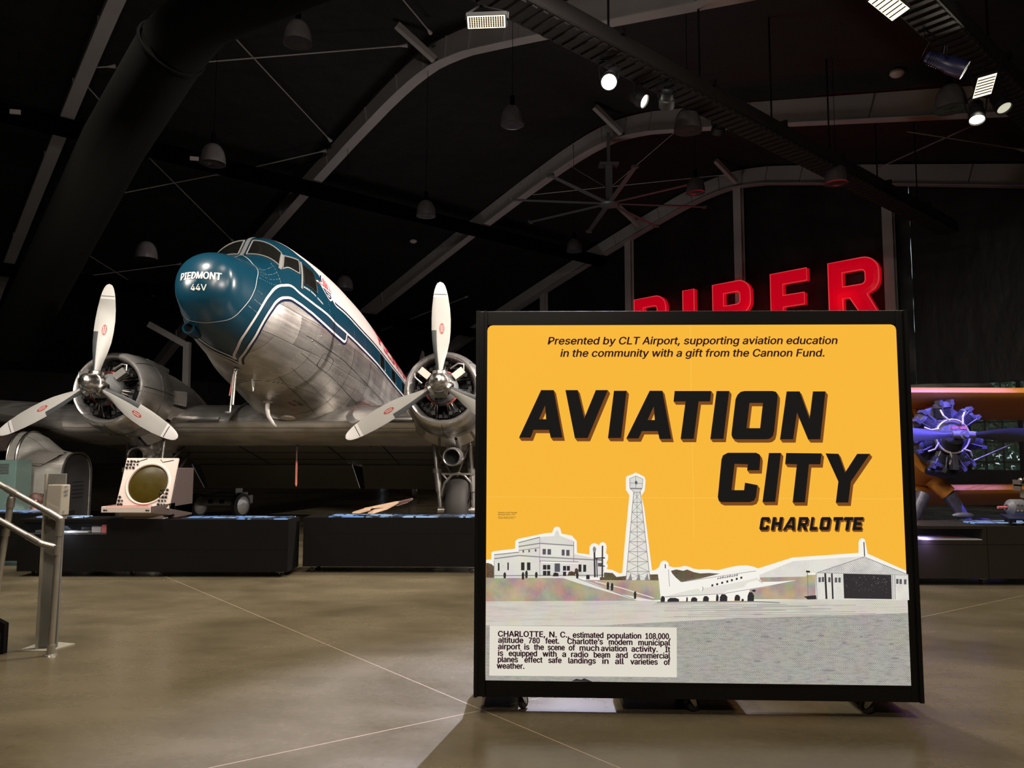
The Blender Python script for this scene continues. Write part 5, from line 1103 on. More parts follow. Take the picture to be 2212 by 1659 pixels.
    m = MB(); m.lathe([(-.447, .001), (-.447, .019), (-.43, .022)], c, Y, 14); m.build('hub_plug', 'black_paint', prop, True)
    for k in range(3):
        a = phase + 2 * pi * k / 3; d = Vec((sin(a), 0, cos(a))); x = Vec((cos(a), 0, -sin(a))); m = MB(); P = []; st = []
        for (r, ch, th, be, of) in ((.18, .11, .11, 40, 0), (.28, .125, .10, 42, 0), (.40, .17, .078, 38, .004), (.55, .235, .056, 33, .012), (.72, .29, .042, 28, .018), (.90, .315, .034, 24, .02), (1.10, .318, .028, 21, .02), (1.30, .295, .023, 18, .016), (1.48, .25, .018, 16, .01), (1.60, .205, .015, 15, .006), (1.68, .155, .012, 15, .004), (1.73, .095, .010, 14, .002), (1.75, .02, .006, 14, 0)):
            b = R(be * .55); cx_ = x * cos(b) + Vec((0, sin(b), 0)); ny = x * sin(b) * -1 + Vec((0, cos(b), 0)); o = c + Vec((0, -.10, 0)) + d * r
            sec = [(-.5, 0), (-.42, -.30), (-.25, -.48), (-.08, -.5), (.15, -.46), (.35, -.28), (.5, 0), (.3, .25), (0, .38), (-.3, .3)]
            P.append([o + cx_ * (ch * q + of) + ny * (th * w) for q, w in sec]); st.append(r)
        nsec = 10; n0 = 0
        m.v = [tuple(p) for r in P for p in r]
        for i in range(len(P) - 1):
            for j in range(nsec):
                rm = (st[i] + st[i + 1]) / 2; mi = 0
                if rm < .95 and j in (0, 1, 9): mi = 1
                if rm > 1.53: mi = 2
                m.f.append((i * nsec + j, i * nsec + (j + 1) % nsec, (i + 1) * nsec + (j + 1) % nsec, (i + 1) * nsec + j)); m.m.append(mi)
        m.f += [tuple(range(nsec))[::-1], tuple((len(P) - 1) * nsec + j for j in range(nsec))]; m.m += [0, 2]
        # oval decal and the band near the tip, laid on the front face
        def face(r, q):
            i = max(k2 for k2 in range(len(st)) if st[k2] <= r); i = min(i, len(st) - 2); t = (r - st[i]) / (st[i + 1] - st[i]); row = [P[i][j].lerp(P[i + 1][j], t) for j in range(nsec)]
            # front skin runs section points 0..6
            L = [-.5, -.42, -.25, -.08, .15, .35, .5]
            for j in range(6):
                if q <= L[j + 1]: s = (q - L[j]) / (L[j + 1] - L[j]); return row[j].lerp(row[j + 1], s) + Vec((0, -.004, 0))
            return row[6]
        m.flat([[(.93 + .095 * cos(w), .04 + .125 * sin(w)) for w in [2 * pi * q / 20 for q in range(20)]]], lambda r, q, z: face(r, q), 3)
        for (dr, dq, ww) in ((0, -.045, .014), (0, .045, .014)):
            m.add([face(.93 + s * .06, .04 + dq + e * ww) + Vec((0, -.002, 0)) for s, e in ((-1, -1), (1, -1), (1, 1), (-1, 1))], [(0, 1, 2, 3)], 2)
        m.grid([[face(r, -.45 + .15 * q) + Vec((0, -.001, 0)) for q in range(7)] for r in (1.525, 1.536)], 1)
        m.build('blade', ['prop_white', 'boot_grey', 'tip_silver', 'decal_red'], prop, True, smooth=50, fixn=False)
nacelle(-2.885, R(1.08), 'left'); nacelle(2.885, R(-1.2), 'right')
# ---- landing gear (stands on the floor: built upright)
def gear(cx, sd):
    hub = aw(cx, 1.45, -.9); X, Yg = hub.x + (.14 if cx > 0 else .1), 14.0; ax = Vec((X, Yg, .57)); m = MB()
    m.lathe([(-.16, .22), (-.19, .30), (-.20, .42), (-.185, .50), (-.14, .548), (-.07, .568), (0, .572), (.07, .568), (.14, .548), (.185, .50), (.20, .42), (.19, .30), (.16, .22)], ax, (1, 0, 0), 48); w = m.build('wheel', 'rubber', plane, smooth=60, label='black main wheel')
    m = MB(); m.lathe([(-.14, .001), (-.15, .1), (-.12, .2), (-.16, .225)], ax, (1, 0, 0), 32); m.lathe([(.14, .001), (.15, .1), (.12, .2), (.16, .225)], ax, (1, 0, 0), 32); m.build('rim', 'gear_silver', w)
    for s in (-1, 1):
        b = ax + Vec((.30 * s, 0, 0)); t = aw(cx + .34 * s, 1.75, -.62); k = b.lerp(t, .55); m = MB()
        m.tube([b, b.lerp(t, .30)], .045, 16); m.tube([b.lerp(t, .26), k], .062, 16); m.tube([k - Vec((0, 0, .03)), k + Vec((0, 0, .05))], .08, 12); m.tube([k, t], .040, 14); m.cyl(b - Vec((.06 * s, 0, 0)), b + Vec((.06 * s, 0, 0)), .07, n=16)
        m.tube([k, aw(cx + .20 * s, 2.9, -.6)], .022, 8); m.tube([t - Vec((0, 0, .05)), k + Vec((-.28 * s, .1, -.1))], .018, 8)
        m.build('oleo_leg', 'gear_silver', plane)
    m = MB(); ka, kb = ax + Vec((-.30, 0, .50)), ax + Vec((.30, 0, .50)); top = ax + Vec((0, 0, .68))
    m.beam(ka + Vec((0, 0, .16)), kb + Vec((0, 0, .16)), .05, .035, (0, 0, 1))
    for e, f in ((ka, -1), (kb, 1)): m.tube([e + Vec((0, 0, -.25)), e + Vec((-.06 * f, 0, 0)), e + Vec((-.18 * f, 0, .13)), top], .026, 8); m.tube([e + Vec((-.02 * f, 0, .15)), e + Vec((-.12 * f, 0, .04))], .018, 8)
    m.build('gear_arch', 'gear_silver', plane)
    m = MB(); m.tube([ax + Vec((-.2, 0, 0)), ax + Vec((-.34, 0, 0))], .04, 12); m.tube([ax + Vec((.2, 0, 0)), ax + Vec((.34, 0, 0))], .04, 12); m.build('axle', 'gear_silver', plane)
    m = MB(); m.tube([ax + Vec((.3, 0, .1)), aw(cx + .1, 3.4, -.62)], .03, 8); m.tube([ax + Vec((-.3, 0, .1)), aw(cx - .1, 3.4, -.62)], .03, 8); m.build('drag_strut', 'gear_silver', plane)
gear(-2.885, -1); gear(2.885, 1)
# tail wheel
p = aw(0, 14.6, .75); m = MB(); m.lathe([(-.07, .08), (-.09, .18), (-.05, .26), (.05, .26), (.09, .18), (.07, .08)], (p.x, p.y, .26), (1, 0, 0), 24); w = m.build('tail_wheel', 'rubber', plane); m = MB(); m.tube([(p.x, p.y, .26), p], .05, 10); m.cyl((p.x - .1, p.y, .26), (p.x + .1, p.y, .26), .08, n=14); m.build('strut', 'gear_silver', w)
# ---- belly fittings
m = MB(); h0 = hull(-.98, -1.70); e = Vec((-.12, -1.12, -.62))
m.tube([h0 + Vec((-.02, 0, .05)), h0 + Vec((-.03, -.03, -.12)), e], .013, 8, mi=0); m.tube([h0 + Vec((.02, 0, .05)), h0 + Vec((.0, -.03, -.12)), e + Vec((.03, .02, .12))], .013, 8, mi=0); m.tube([h0 + Vec((-.05, 0, -.10)), h0 + Vec((-.07, -.03, -.44))], .010, 8, mi=1); m.tube([e, e + Vec((-.03, -.08, -.01))], .016, 8, mi=0); m.cyl(h0, h0 + Vec((0, -.01, -.05)), .05, n=14, mi=0)
m.build('pitot_mast', ['gear_silver', 'copper_red'], plane, True)
m = MB(); h = hull(.40, -1.668); m.lathe([(0, .001), (.0, .09), (.03, .085), (.04, .04)], h + Vec((0, 0, .02)), (0, 0, -1), 20); m.tube([h, h + Vec((.005, .0, -.14)), h + Vec((.02, .03, -.24)), h + Vec((.09, .10, -.36)), h + Vec((.13, .14, -.40))], [.04, .036, .032, .028, .02], 10); m.build('drain_mast', 'cream_white', plane, True, label='white curved drain mast')
m = MB(); h = hull(1.191, -1.59, .002); m.lathe([(0, .001), (.0, .145), (.035, .13), (.05, .07), (.055, .001)], h + Vec((0, 0, .03)), (0, -.1, -1), 28); m.build('belly_antenna', 'cream_white', plane, True, label='white round belly antenna')
for (y, t) in ((-.537, -1.605), (1.624, -1.804), (1.744, -1.177)):
    m = MB(); h = hull(y, t); m.hexa([h + Vec(q) for q in ((-.008, -.05, .02), (.008, -.05, .02), (.012, .06, .02), (-.012, .06, .02), (-.002, .03, -.17), (.002, .03, -.17), (.003, .06, -.17), (-.003, .06, -.17))]); m.build('blade_antenna', 'cream_white', plane, True, smooth=0)
m = MB()
h = hull(-2.158, -2.121); m.lathe([(.25, .085), (-.02, .085), (-.03, .075), (-.02, .066), (.06, .06), (.07, .001)], h + Vec((-.005, -.13, -.02)), (0, 1, 0), 24); m.build('heater_intake', 'teal_paint', plane, True, label='round black-mouthed intake under the nose')
m = MB(); m.lathe([(.0, .064), (.01, .001)], h + Vec((-.005, -.10, -.02)), (0, 1, 0), 20); m.build('intake_mouth', 'black_matte', plane, True)
m = MB()
for sd in (1, -1):
    e = []; 
    for k in range(41):
        w = 2 * pi * k / 40; a, b = .02 + .22 * math.copysign(abs(cos(w)) ** .35, cos(w)), -.50 + .12 * math.copysign(abs(sin(w)) ** .35, sin(w)); e.append(hull(a, b if sd > 0 else pi - b, .004))
    m.tube(e, .0035, 5)
m.build('access_door', 'dark_steel', plane, True, label='outline of a small access door')
m = MB()
for (y, t, r) in ((-.15, -.05, .02), (-.42, -.18, .03), (.25, -.14, .025), (-.62, -.33, .035), (-.33, -.24, .02)): m.ball(hull(y, t, .004), r * .55, 10)
m.build('latches', 'chrome', plane, True)
# hanging streamer under the wing
t = base('warning_streamer', aw(-.15, 2.2, -.5), 'faded red warning streamer on a strap hanging beneath the airliner belly', 'streamer')
a, b, c2, d2 = aw(-.163, 2.2, -.66), aw(-.15, 2.2, -.98), aw(-.148, 2.2, -1.0), aw(-.125, 2.2, -1.46)
m = MB(); m.beam(a, b, .025, .006, (0, 1, 0)); m.beam(a + Vec((.02, 0, 0)), b + Vec((.01, 0, .2)), .012, .004, (0, 1, 0)); m.build('strap', 'tan_dark', t, smooth=0)
m = MB(); m.grid([[p + Vec((s * w, .004 * sin(k * 3), 0)) for s in (-1, 1)] for k, (p, w) in enumerate(((c2, .018), (c2.lerp(d2, .3), .020), (c2.lerp(d2, .6), .018), (c2.lerp(d2, .9), .020), (d2, .002)))]); m.cyl(b, c2, .02, n=8); m.build('flag', 'streamer_pink', t, smooth=0)
# ================================================================== RADAR CONSOLE on the left case
K = .746
t = base('radar_console', (-4.95, 10.35, K), 'cream radar console with a round amber scope, standing on the left display case', 'radar console')
m = MB(); A = [(-5.22, 10.12, K + .14), (-4.52, 10.12, K + .14), (-5.22, 10.36, 1.395), (-4.54, 10.36, 1.395)]
# case behind the tilted bezel: wedge with flat brown sides
for (x0, x1) in ((-5.20, -4.52),): m.hexa([(x0, 10.14, K + .13), (x1, 10.14, K + .13), (x1, 10.86, K + .02), (x0, 10.86, K + .02), (x0, 10.38, 1.40), (x1, 10.38, 1.40), (x1, 10.86, 1.40), (x0, 10.86, 1.40)])
m.hexa([(-5.10, 10.30, K), (-4.52, 10.30, K), (-4.52, 10.86, K), (-5.10, 10.86, K), (-5.10, 10.30, K + .16), (-4.52, 10.30, K + .16), (-4.52, 10.86, K + .16), (-5.10, 10.86, K + .16)])
m.build('housing', 'taupe', t, smooth=0, bevel=.004)
bn = Vec((0, -.655, .24)).cross(Vec((1, 0, 0))).normalized(); bo = Vec((-4.86, 10.105, K + .14)); bu = Vec((0, .245, .655 - .14 + .135)).normalized(); bN = Vec((1, 0, 0)).cross(bu)
BL = .70
bz = lambda a, b, c=0: bo + Vec((a, 0, 0)) + bu * b + bN * c
ci = [(.0 + .265 * cos(2 * pi * k / 40), .335 + .265 * sin(2 * pi * k / 40)) for k in range(40)]
m = MB(); m.flat([[(-.36, 0), (.34, 0), (.34, BL), (-.36, BL)], ci[::-1]], bz, depth=-.03); m.build('bezel', 'putty', t, smooth=30, label='cream front plate')
m = MB(); C = bz(0, .335, 0); m.lathe([(-.012, .262), (.010, .268), (.014, .285), (.004, .296), (0, .30)], C, bN, 40); m.build('scope_ring', 'putty', t)
m = MB(); m.lathe([(-.02, .262), (-.004, .22), (.006, .12), (.009, .001)], C, bN, 40); m.build('scope_screen', 'scope_amber', t, label='round amber screen')
random.seed(11)
KN = [(-.33 + .045 * (k % 4), BL - .05 - .045 * (k // 4)) for k in range(12) if k % 4 + k // 4 < 5] + [(.20 + .04 * (k % 3), .05 + .05 * (k // 3)) for k in range(15)] + [(-.33 + .04 * (k % 2), .05 + .05 * (k // 2)) for k in range(5)]
for (a, b) in KN:
    q = MB(); r = random.choice((.010, .012, .016)); q.lathe([(0, r), (.018, r), (.02, r * .8), (.021, .001)], bz(a, b, 0), bN, 12); q.build('knob', 'black_paint', t)
m = MB(); m.tube([bz(-.30, BL - .03, .004), bz(-.22, BL - .06, .004), bz(-.08, BL - .01, .004)], .004, 5); m.tube([bz(.10, BL - .02, .004), bz(.14, BL - .06, .004), bz(.28, BL - .03, .004)], .004, 5); m.build('wiring', 'black_paint', t)
m = MB(); m.box((-5.34, 9.98, K + .09), (-4.70, 10.30, K + .17)); m.build('control_shelf', 'putty', t, smooth=0, bevel=.006)
m = MB(); m.box((-5.30, 10.0, K + .17), (-4.74, 10.14, K + .176)); m.build('shelf_panel', 'copper_red', t, smooth=0)
m = MB()
for a in (-5.31, -4.76): m.box((a, 9.975, K + .115), (a + .03, 9.982, K + .13)); m.cyl((a + .045, 9.98, K + .122), (a + .045, 9.97, K + .122), .008, n=10)
m.build('shelf_latch', 'black_paint', t)
m = MB(); m.hexa([(-5.10, 10.14, K), (-4.60, 10.14, K), (-4.60, 10.34, K), (-5.10, 10.34, K), (-5.18, 10.10, K + .09), (-4.60, 10.10, K + .09), (-4.60, 10.34, K + .09), (-5.18, 10.34, K + .09)]); m.build('plinth', 'putty', t, smooth=0)
m = MB(); m.hexa([(-4.70, 9.99, K + .09), (-4.52, 10.14, K + .05), (-4.52, 10.30, K + .05), (-4.70, 10.30, K + .09), (-4.70, 9.99, K + .17), (-4.52, 10.12, K + .20), (-4.52, 10.30, K + .20), (-4.70, 10.30, K + .17)]); m.build('shelf_cheek', 'taupe', t, smooth=0)
# tan carved wooden piece on the long case
t = base('wooden_model', (-1.95, 10.7, .755), 'weathered tan wooden spar, slender and pointed, propped on the long black case', 'model'); q = lambda px, py, Y: at_y(px, py, Y)
m = MB()
def spar(pts, th, mi):
    P = [q(*p) for p in pts]; n = Vec((.1, .7, .35)).normalized() * th; k = len(P); m.add(P + [p + n for p in P], [tuple(range(k)), tuple(range(k, 2 * k))[::-1]] + [(i, (i + 1) % k, k + (i + 1) % k, k + i) for i in range(k)], mi)
spar([(760, 1109, 10.6), (776, 1109.5, 10.6), (798, 1104, 10.62), (800, 1102, 10.62), (785, 1101, 10.63)], .04, 0)
spar([(785, 1101, 10.63), (800, 1101, 10.63), (804, 1098, 10.64), (845, 1096, 10.74), (862, 1086, 10.80), (852, 1087, 10.8), (800, 1098, 10.66)], .05, 0)
spar([(794, 1109.5, 10.6), (806, 1110, 10.6), (835, 1101, 10.7), (857, 1090, 10.79), (862, 1086, 10.8), (845, 1094, 10.74), (806, 1104, 10.62)], .05, 0)
m.build('spar', 'wood_tan', t, smooth=0)
m = MB(); spar([(858, 1089, 10.79), (862, 1085, 10.8), (889, 1078.5, 10.88), (891, 1080, 10.88), (880, 1086, 10.86)], .04, 0); spar([(856, 1092, 10.79), (880, 1085, 10.85), (881, 1086, 10.85), (858, 1093, 10.79)], .02, 0); m.build('tip', 'tan_dark', t, smooth=0, label='dark worn tip')
m = MB(); m.cyl((-1.45, 10.87, .755), tuple(q(884, 1084, 10.87)), .006, n=6); m.build('prop_wire', 'black_matte', t)
# ================================================================== TRAINER COCKPIT and green cabinet at far left
t = base('cockpit_trainer', (-8.8, 14, 0), 'bright aluminium cockpit trainer shell with rounded top and dark end plate', 'cockpit trainer')
Y0, Y1, XR = 13.5, 14.45, -7.95
def arch(x, hw=None, top=1.60, n=14, inset=0.0):
    yc, h = (Y0 + Y1) / 2, (Y1 - Y0) / 2 - inset; out = [(x, yc - h, .35)]
    for k in range(n + 1):
        a = pi - pi * k / n; out.append((x, yc + h * math.copysign(abs(cos(a)) ** .8, cos(a)), top - .44 - inset + .44 * sin(a) ** .8))
    return out + [(x, yc + h, .35)]
m = MB(); m.grid([arch(x) for x in (XR, -8.2, -8.45, -8.75)]); m.build('shell', 'aluminium_trainer', t, smooth=50)
m = MB(); e = arch(XR - .02, inset=.03); m.add(e, [tuple(range(len(e)))]); m.build('end_plate', 'end_grey', t, smooth=0, label='dark grey end plate')
m = MB(); e = arch(XR + .005, inset=.005); m.tube(e, .018, 6); m.build('edge_bead', 'steel', t)
m = MB()
for k in range(14):
    x = -8.52 + k * .033; m.beam((x, 13.70, 1.545), (x, 13.84, 1.60), .016, .012)
m.build('top_grille', 'black_paint', t, smooth=0); m = MB()
for k in range(8): m.box((-8.42 + k * .04, 13.49, .76), (-8.40 + k * .04, 13.497, .88))
m.build('side_grille', 'black_paint', t, smooth=0); m = MB()
for k in range(5): m.box((XR + .001, 13.85, .78 + k * .07), (XR + .008, 14.2, .79 + k * .07))
m.build('plate_louvers', 'black_paint', t, smooth=0)
# sloping hood at the left end, canopy roof beyond it
m = MB(); P = []
for (x, top, hz) in ((-8.05, 1.58, .05), (-8.35, 1.66, .3), (-8.62, 1.90, .50), (-8.78, 1.97, .56), (-8.95, 1.97, .56)):
    r = []
    for k in range(17):
        a = pi - pi * k / 16; r.append((x, 13.98 + .47 * math.copysign(abs(cos(a)) ** .9, cos(a)), top - hz + hz * max(0, sin(a)) ** .9))
    P.append(r)
m.grid(P); m.build('hood', 'aluminium_trainer', t, smooth=50)
m = MB(); m.tube(P[3], .03, 8); m.tube(P[4], .02, 8); m.build('hood_band', 'steel', t)
m = MB(); P = []
for x in (-8.95, -10.6): P.append([(x, 13.98 + .47 * cos(pi - pi * k / 12), 1.66 + .29 * sin(pi * k / 12)) for k in range(13)])
m.grid(P); m.box((-10.6, 13.45, 1.63), (-8.95, 13.56, 1.68)); m.build('canopy_roof', 'taupe', t, smooth=50)
m = MB(); m.box((-8.75, 13.52, .35), (-8.70, 14.4, 1.2)); m.box((-10.6, 14.38, .35), (-8.7, 14.44, 1.6)); m.box((-10.6, 13.5, .0), (XR - .05, 14.4, .36)); m.build('cockpit_tub', 'black_matte', t, smooth=0)
m = MB(); m.hexa([Vec(p) for p in ((-9.05, 13.40, 1.18), (-8.72, 13.46, 1.18), (-8.72, 13.5, 1.18), (-9.05, 13.5, 1.18), (-9.12, 13.36, 1.40), (-8.72, 13.42, 1.40), (-8.72, 13.5, 1.40), (-9.12, 13.5, 1.40))]); m.build('side_step', 'boot_grey', t, smooth=0)
t = base('electrical_cabinet', (-8.55, 13.1, 0), 'pale green enamelled cabinet with louvres, left of the aluminium trainer', 'cabinet')
m = MB(); m.box((-9.0, 12.90, 0), (-8.37, 13.33, 1.47)); m.build('body', 'green_enamel', t, smooth=0, bevel=.01)
for x in (-8.92, -8.66):
    m = MB()
    for k in range(7): m.hexa([Vec((x, 12.898, 1.24 + k * .026)), Vec((x + .17, 12.898, 1.24 + k * .026)), Vec((x + .17, 12.905, 1.24 + k * .026)), Vec((x, 12.905, 1.24 + k * .026)), Vec((x, 12.885, 1.252 + k * .026)), Vec((x + .17, 12.885, 1.252 + k * .026)), Vec((x + .17, 12.905, 1.258 + k * .026)), Vec((x, 12.905, 1.258 + k * .026))])
    m.build('louvre_slats', 'post_grey', t, smooth=0)
# ================================================================== CHILD standing behind the left case
t = base('person', (-7.35, 11.85, 0), 'child with brown hair and dark top behind the far left case, looking away', 'person')
px = -7.35; py = 11.85
def skin_body(name, joints, bones, mt, parent):
    me = bpy.data.meshes.new(name); me.from_pydata([(x - px, y - py, z) for x, y, z, r in joints], bones, []); o = bpy.data.objects.new(name, me); COL.objects.link(o); o.parent = parent
    s = o.modifiers.new('skin', 'SKIN'); me.skin_vertices.new() if not me.skin_vertices else None
    for v, j in zip(me.skin_vertices[0].data, joints): v.radius = (j[3], j[3])
    me.skin_vertices[0].data[0].use_root = True; d = o.modifiers.new('sub', 'SUBSURF'); d.levels = d.render_levels = 2; me.materials.append(MATS[mt]); WM[o] = WM[parent]; return o
J = [(px, py, .44, .085), (px, py, .56, .085), (px, py, .68, .09), (px, py + .01, .735, .045), (px, py + .015, .78, .045),
     (px - .06, py, .40, .06), (px - .065, py - .01, .22, .045), (px - .065, py, .05, .032), (px - .07, py - .08, .025, .026), (px + .06, py, .40, .06), (px + .065, py - .01, .22, .045), (px + .065, py, .05, .032), (px + .07, py - .08, .025, .026),
     (px - .12, py, .69, .035), (px - .15, py - .03, .55, .028), (px - .15, py - .10, .45, .020), (px + .12, py, .69, .035), (px + .15, py - .03, .55, .028), (px + .15, py - .10, .45, .020)]
skin_body('body', J, [(0, 1), (1, 2), (2, 3), (3, 4), (0, 5), (5, 6), (6, 7), (7, 8), (0, 9), (9, 10), (10, 11), (11, 12), (2, 13), (13, 14), (14, 15), (2, 16), (16, 17), (17, 18)], 'skin', t)
J2 = [(px, py, .47, .10), (px, py, .58, .10), (px, py, .68, .105), (px, py + .01, .72, .06), (px - .12, py, .69, .045), (px - .15, py - .03, .56, .038), (px + .12, py, .69, .045), (px + .15, py - .03, .56, .038)]
skin_body('shirt', J2, [(0, 1), (1, 2), (2, 3), (2, 4), (4, 5), (2, 6), (6, 7)], 'shirt', t)
skin_body('trousers', [(px, py, .45, .095), (px - .06, py, .38, .07), (px - .065, py - .01, .22, .055), (px - .065, py, .08, .045), (px + .06, py, .38, .07), (px + .065, py - .01, .22, .055), (px + .065, py, .08, .045)], [(0, 1), (1, 2), (2, 3), (0, 4), (4, 5), (5, 6)], 'trousers', t)
hc = Vec((px, py, .865)); fd = Vec((-.75, -.25, -.25)).normalized()
m = MB(); n = 20; sd = fd.cross(Vec((0, 0, 1))).normalized(); uv = sd.cross(fd)
def headp(a, b, k=1.0):
    f, s, u = sin(a) * cos(b), sin(a) * sin(b), cos(a); p = Vec((f * .095, s * .078, u * .112))
    if u < 0: p.y *= 1 + .25 * u; p.x *= 1 + .10 * u
    return hc + fd * (p.x * k) + sd * (p.y * k) + uv * (p.z * k)
m.grid([[headp(pi * i / 14, 2 * pi * j / n) for j in range(n)] for i in range(15)], wrap=True)
m.ball(hc + fd * .098 - uv * .015, .016, 10, sc=(1, 1, 1.3)); m.tube([hc + fd * .088 - sd * .022 - uv * .05, hc + fd * .094 - uv * .052, hc + fd * .088 + sd * .022 - uv * .05], .007, 6)
for s in (-1, 1):
    m.ball(hc + sd * (.078 * s) - uv * .01 - fd * .01, .024, 10, sc=(.8, .5, 1.2))
m.build('head', 'skin', t, smooth=60)
m = MB()
for s in (-1, 1): m.ball(hc + fd * .082 + sd * (.033 * s) + uv * .012, .011, 8)
m.build('eyes', 'black_paint', t)
m = MB(); P = []
for i in range(12):
    a = pi * .70 * i / 11; r = []
    for j in range(24):
        b = 2 * pi * j / 24; lim = .34 if cos(b) > .35 else (.52 if cos(b) > -.2 else .74)
        r.append(headp(min(a, pi * lim), b, 1.10 + .02 * sin(b * 9 + i)))
    P.append(r)
m.grid(P, wrap=True); m.build('hair', 'hair_brown', t, smooth=60)
# ================================================================== SANITISER STAND, HANDRAIL, STEPS
t = base('dispenser_stand', (-3.85, 6.5, 0), 'grey floor stand with a white wall-type dispenser box, beside the handrail', 'dispenser stand')
m = MB(); bp = [on_floor(38, 1407), on_floor(108, 1408), on_floor(162, 1392), on_floor(96, 1386)]; m.add([p for p in bp] + [p + Vec((0, 0, .008)) for p in bp], [(0, 1, 2, 3), (7, 6, 5, 4), (0, 1, 5, 4), (1, 2, 6, 5), (2, 3, 7, 6), (3, 0, 4, 7)]); m.build('base_plate', 'plate_grey', t, smooth=0)
pc = on_floor(100, 1402); pw = .155; m = MB(); ca, sa = cos(.18), sin(.18); f = lambda x, y, z: Vec((pc.x + x * ca - y * sa, pc.y + x * sa + y * ca, z))
m.hexa([f(x, y, z) for z in (.008, 1.448) for x, y in ((-.072, 0), (.078, 0), (.078, .03), (-.072, .03))]); m.build('post', 'post_grey', t, smooth=0, bevel=.004)
m = MB(); m.hexa([f(x, y, z) for z in (.008, 1.448) for x, y in ((-.074, -.035), (-.058, -.035), (-.058, .002), (-.074, .002))]); m.build('post_flange', 'plate_grey', t, smooth=0)
m = MB(); g = lambda x, y, z: f(x + .055, y, z)
m.hexa([g(*q) for q in ((-.085, -.115, 1.105), (.035, -.125, 1.105), (.085, -.06, 1.105), (-.06, .0, 1.105), (-.075, -.11, 1.36), (.04, -.12, 1.36), (.088, -.06, 1.36), (-.055, .0, 1.36))]); m.build('dispenser_box', 'dispenser_white', t, smooth=0, bevel=.008, label='white dispenser box')
m = MB(); m.hexa([g(*q) for q in ((-.06, -.10, 1.075), (.03, -.11, 1.075), (.07, -.06, 1.075), (-.05, .0, 1.075), (-.06, -.10, 1.105), (.03, -.11, 1.105), (.07, -.06, 1.105), (-.05, 0, 1.105))]); m.cyl(g(.0, -.06, 1.05), g(.0, -.06, 1.08), .018, n=12); m.build('nozzle', 'plate_grey', t, smooth=0)
m = MB()
for (z0_, z1_, a, b) in ((1.335, 1.342, .3, .62), (1.295, 1.312, .25, .7), (1.265, 1.28, .3, .68), (1.125, 1.14, .25, .4)):
    P0, P1 = Vec((.04, -.1225, 0)), Vec((.088, -.062, 0)); qa, qb = P0.lerp(P1, a), P0.lerp(P1, b); m.add([g(qa.x + .002, qa.y - .001, z0_), g(qb.x + .002, qb.y - .001, z0_ + .006), g(qb.x + .002, qb.y - .001, z1_ + .006), g(qa.x + .002, qa.y - .001, z1_)], [(0, 1, 2, 3)])
m.build('printed_marks', 'engine_grey', t, smooth=0, fixn=False)
# handrail of aluminium pipe along a flight of black steps
t = base('handrail', (-3.71, 6.28, 0), 'aluminium pipe handrail with two sloping rails at the left edge', 'handrail'); r = .0245
Y = 6.28; m = MB(); m.cyl((-3.71, Y, .01), (-3.69, Y, 1.06), r, n=20); m.build('post', 'pipe_alu', t)
m = MB(); m.cyl((-4.20, Y, .25), (-4.10, Y, 1.24), r, n=20); m.build('post', 'pipe_alu', t)
sl = (1.365 - 1.09) / (-4.205 + 3.69); top = lambda x: 1.09 + sl * (x + 3.69)
m = MB(); m.tube([(-6.4, Y, top(-6.4)), (-3.705, Y, top(-3.705))], r, 20); m.build('rail', 'pipe_alu', t)
m = MB(); m.tube([(-6.4, Y - .03, top(-6.4) - .265), (-3.83, Y - .03, top(-3.83) - .265), (-3.79, Y - .02, top(-3.79) - .262), (-3.70, Y, top(-3.72) - .25)], r, 20); m.build('rail', 'pipe_alu', t)
def fitting(f, lab=None):
    m = MB(); f(m); m.build('pipe_fitting', 'fitting_metal', t)
fitting(lambda m: (m.ball((-3.69, Y, 1.085), .029, 14), m.cyl((-3.69, Y, 1.08), (-3.694, Y, .95), .029, n=18), m.tube([(-3.69, Y, 1.085), (-3.80, Y, top(-3.80))], .029, 18)))
fitting(lambda m: (m.cyl((-3.705, Y, .0), (-3.706, Y, .085), .031, n=18), m.lathe([(0, .001), (0, .055), (.012, .05), (.016, .03)], (-3.71, Y, .0), n=24)))
fitting(lambda m: (m.cyl((-3.702, Y, .80), (-3.70, Y, .875), .031, n=18), m.tube([(-3.83, Y - .03, top(-3.83) - .265), (-3.93, Y - .03, top(-3.93) - .265)], .028, 16), m.ball((-3.80, Y - .022, top(-3.80) - .263), .028, 12), m.tube([(-3.83, Y - .03, top(-3.83) - .265), (-3.80, Y - .022, top(-3.80) - .263), (-3.70, Y, top(-3.72) - .25)], .028, 16)))
fitting(lambda m: (m.cyl((-4.10, Y, 1.24), (-4.105, Y, 1.18), .031, n=16), m.ball((-4.098, Y, 1.25), .03, 12), m.cyl((-4.098, Y, 1.25), (-4.10, Y, 1.30), .016, n=10), m.tube([(-4.06, Y, top(-4.06)), (-4.15, Y, top(-4.15))], .029, 16)))
fitting(lambda m: m.cyl((-4.125, Y, 1.0), (-4.13, Y, .95), .031, n=16)); fitting(lambda m: m.cyl((-4.19, Y, .36), (-4.195, Y, .42), .03, n=16))
t = base('steps', (-5, 6.6, 0), 'black steps rising to the left at the picture edge', 'steps'); m = MB()
for k in range(5): x = -4.13 - k * .3; m.box((-6.6, 5.2, k * .17), (x, 6.31, k * .17 + .17))
m.hexa([Vec(p) for p in ((-6.6, 6.31, 0), (-4.11, 6.31, 0), (-4.11, 6.36, 0), (-6.6, 6.36, 0), (-6.6, 6.31, 1.45), (-4.11, 6.31, .24), (-4.11, 6.36, .24), (-6.6, 6.36, 1.45))]); m.build('step_block', 'black_matte', t, smooth=0)
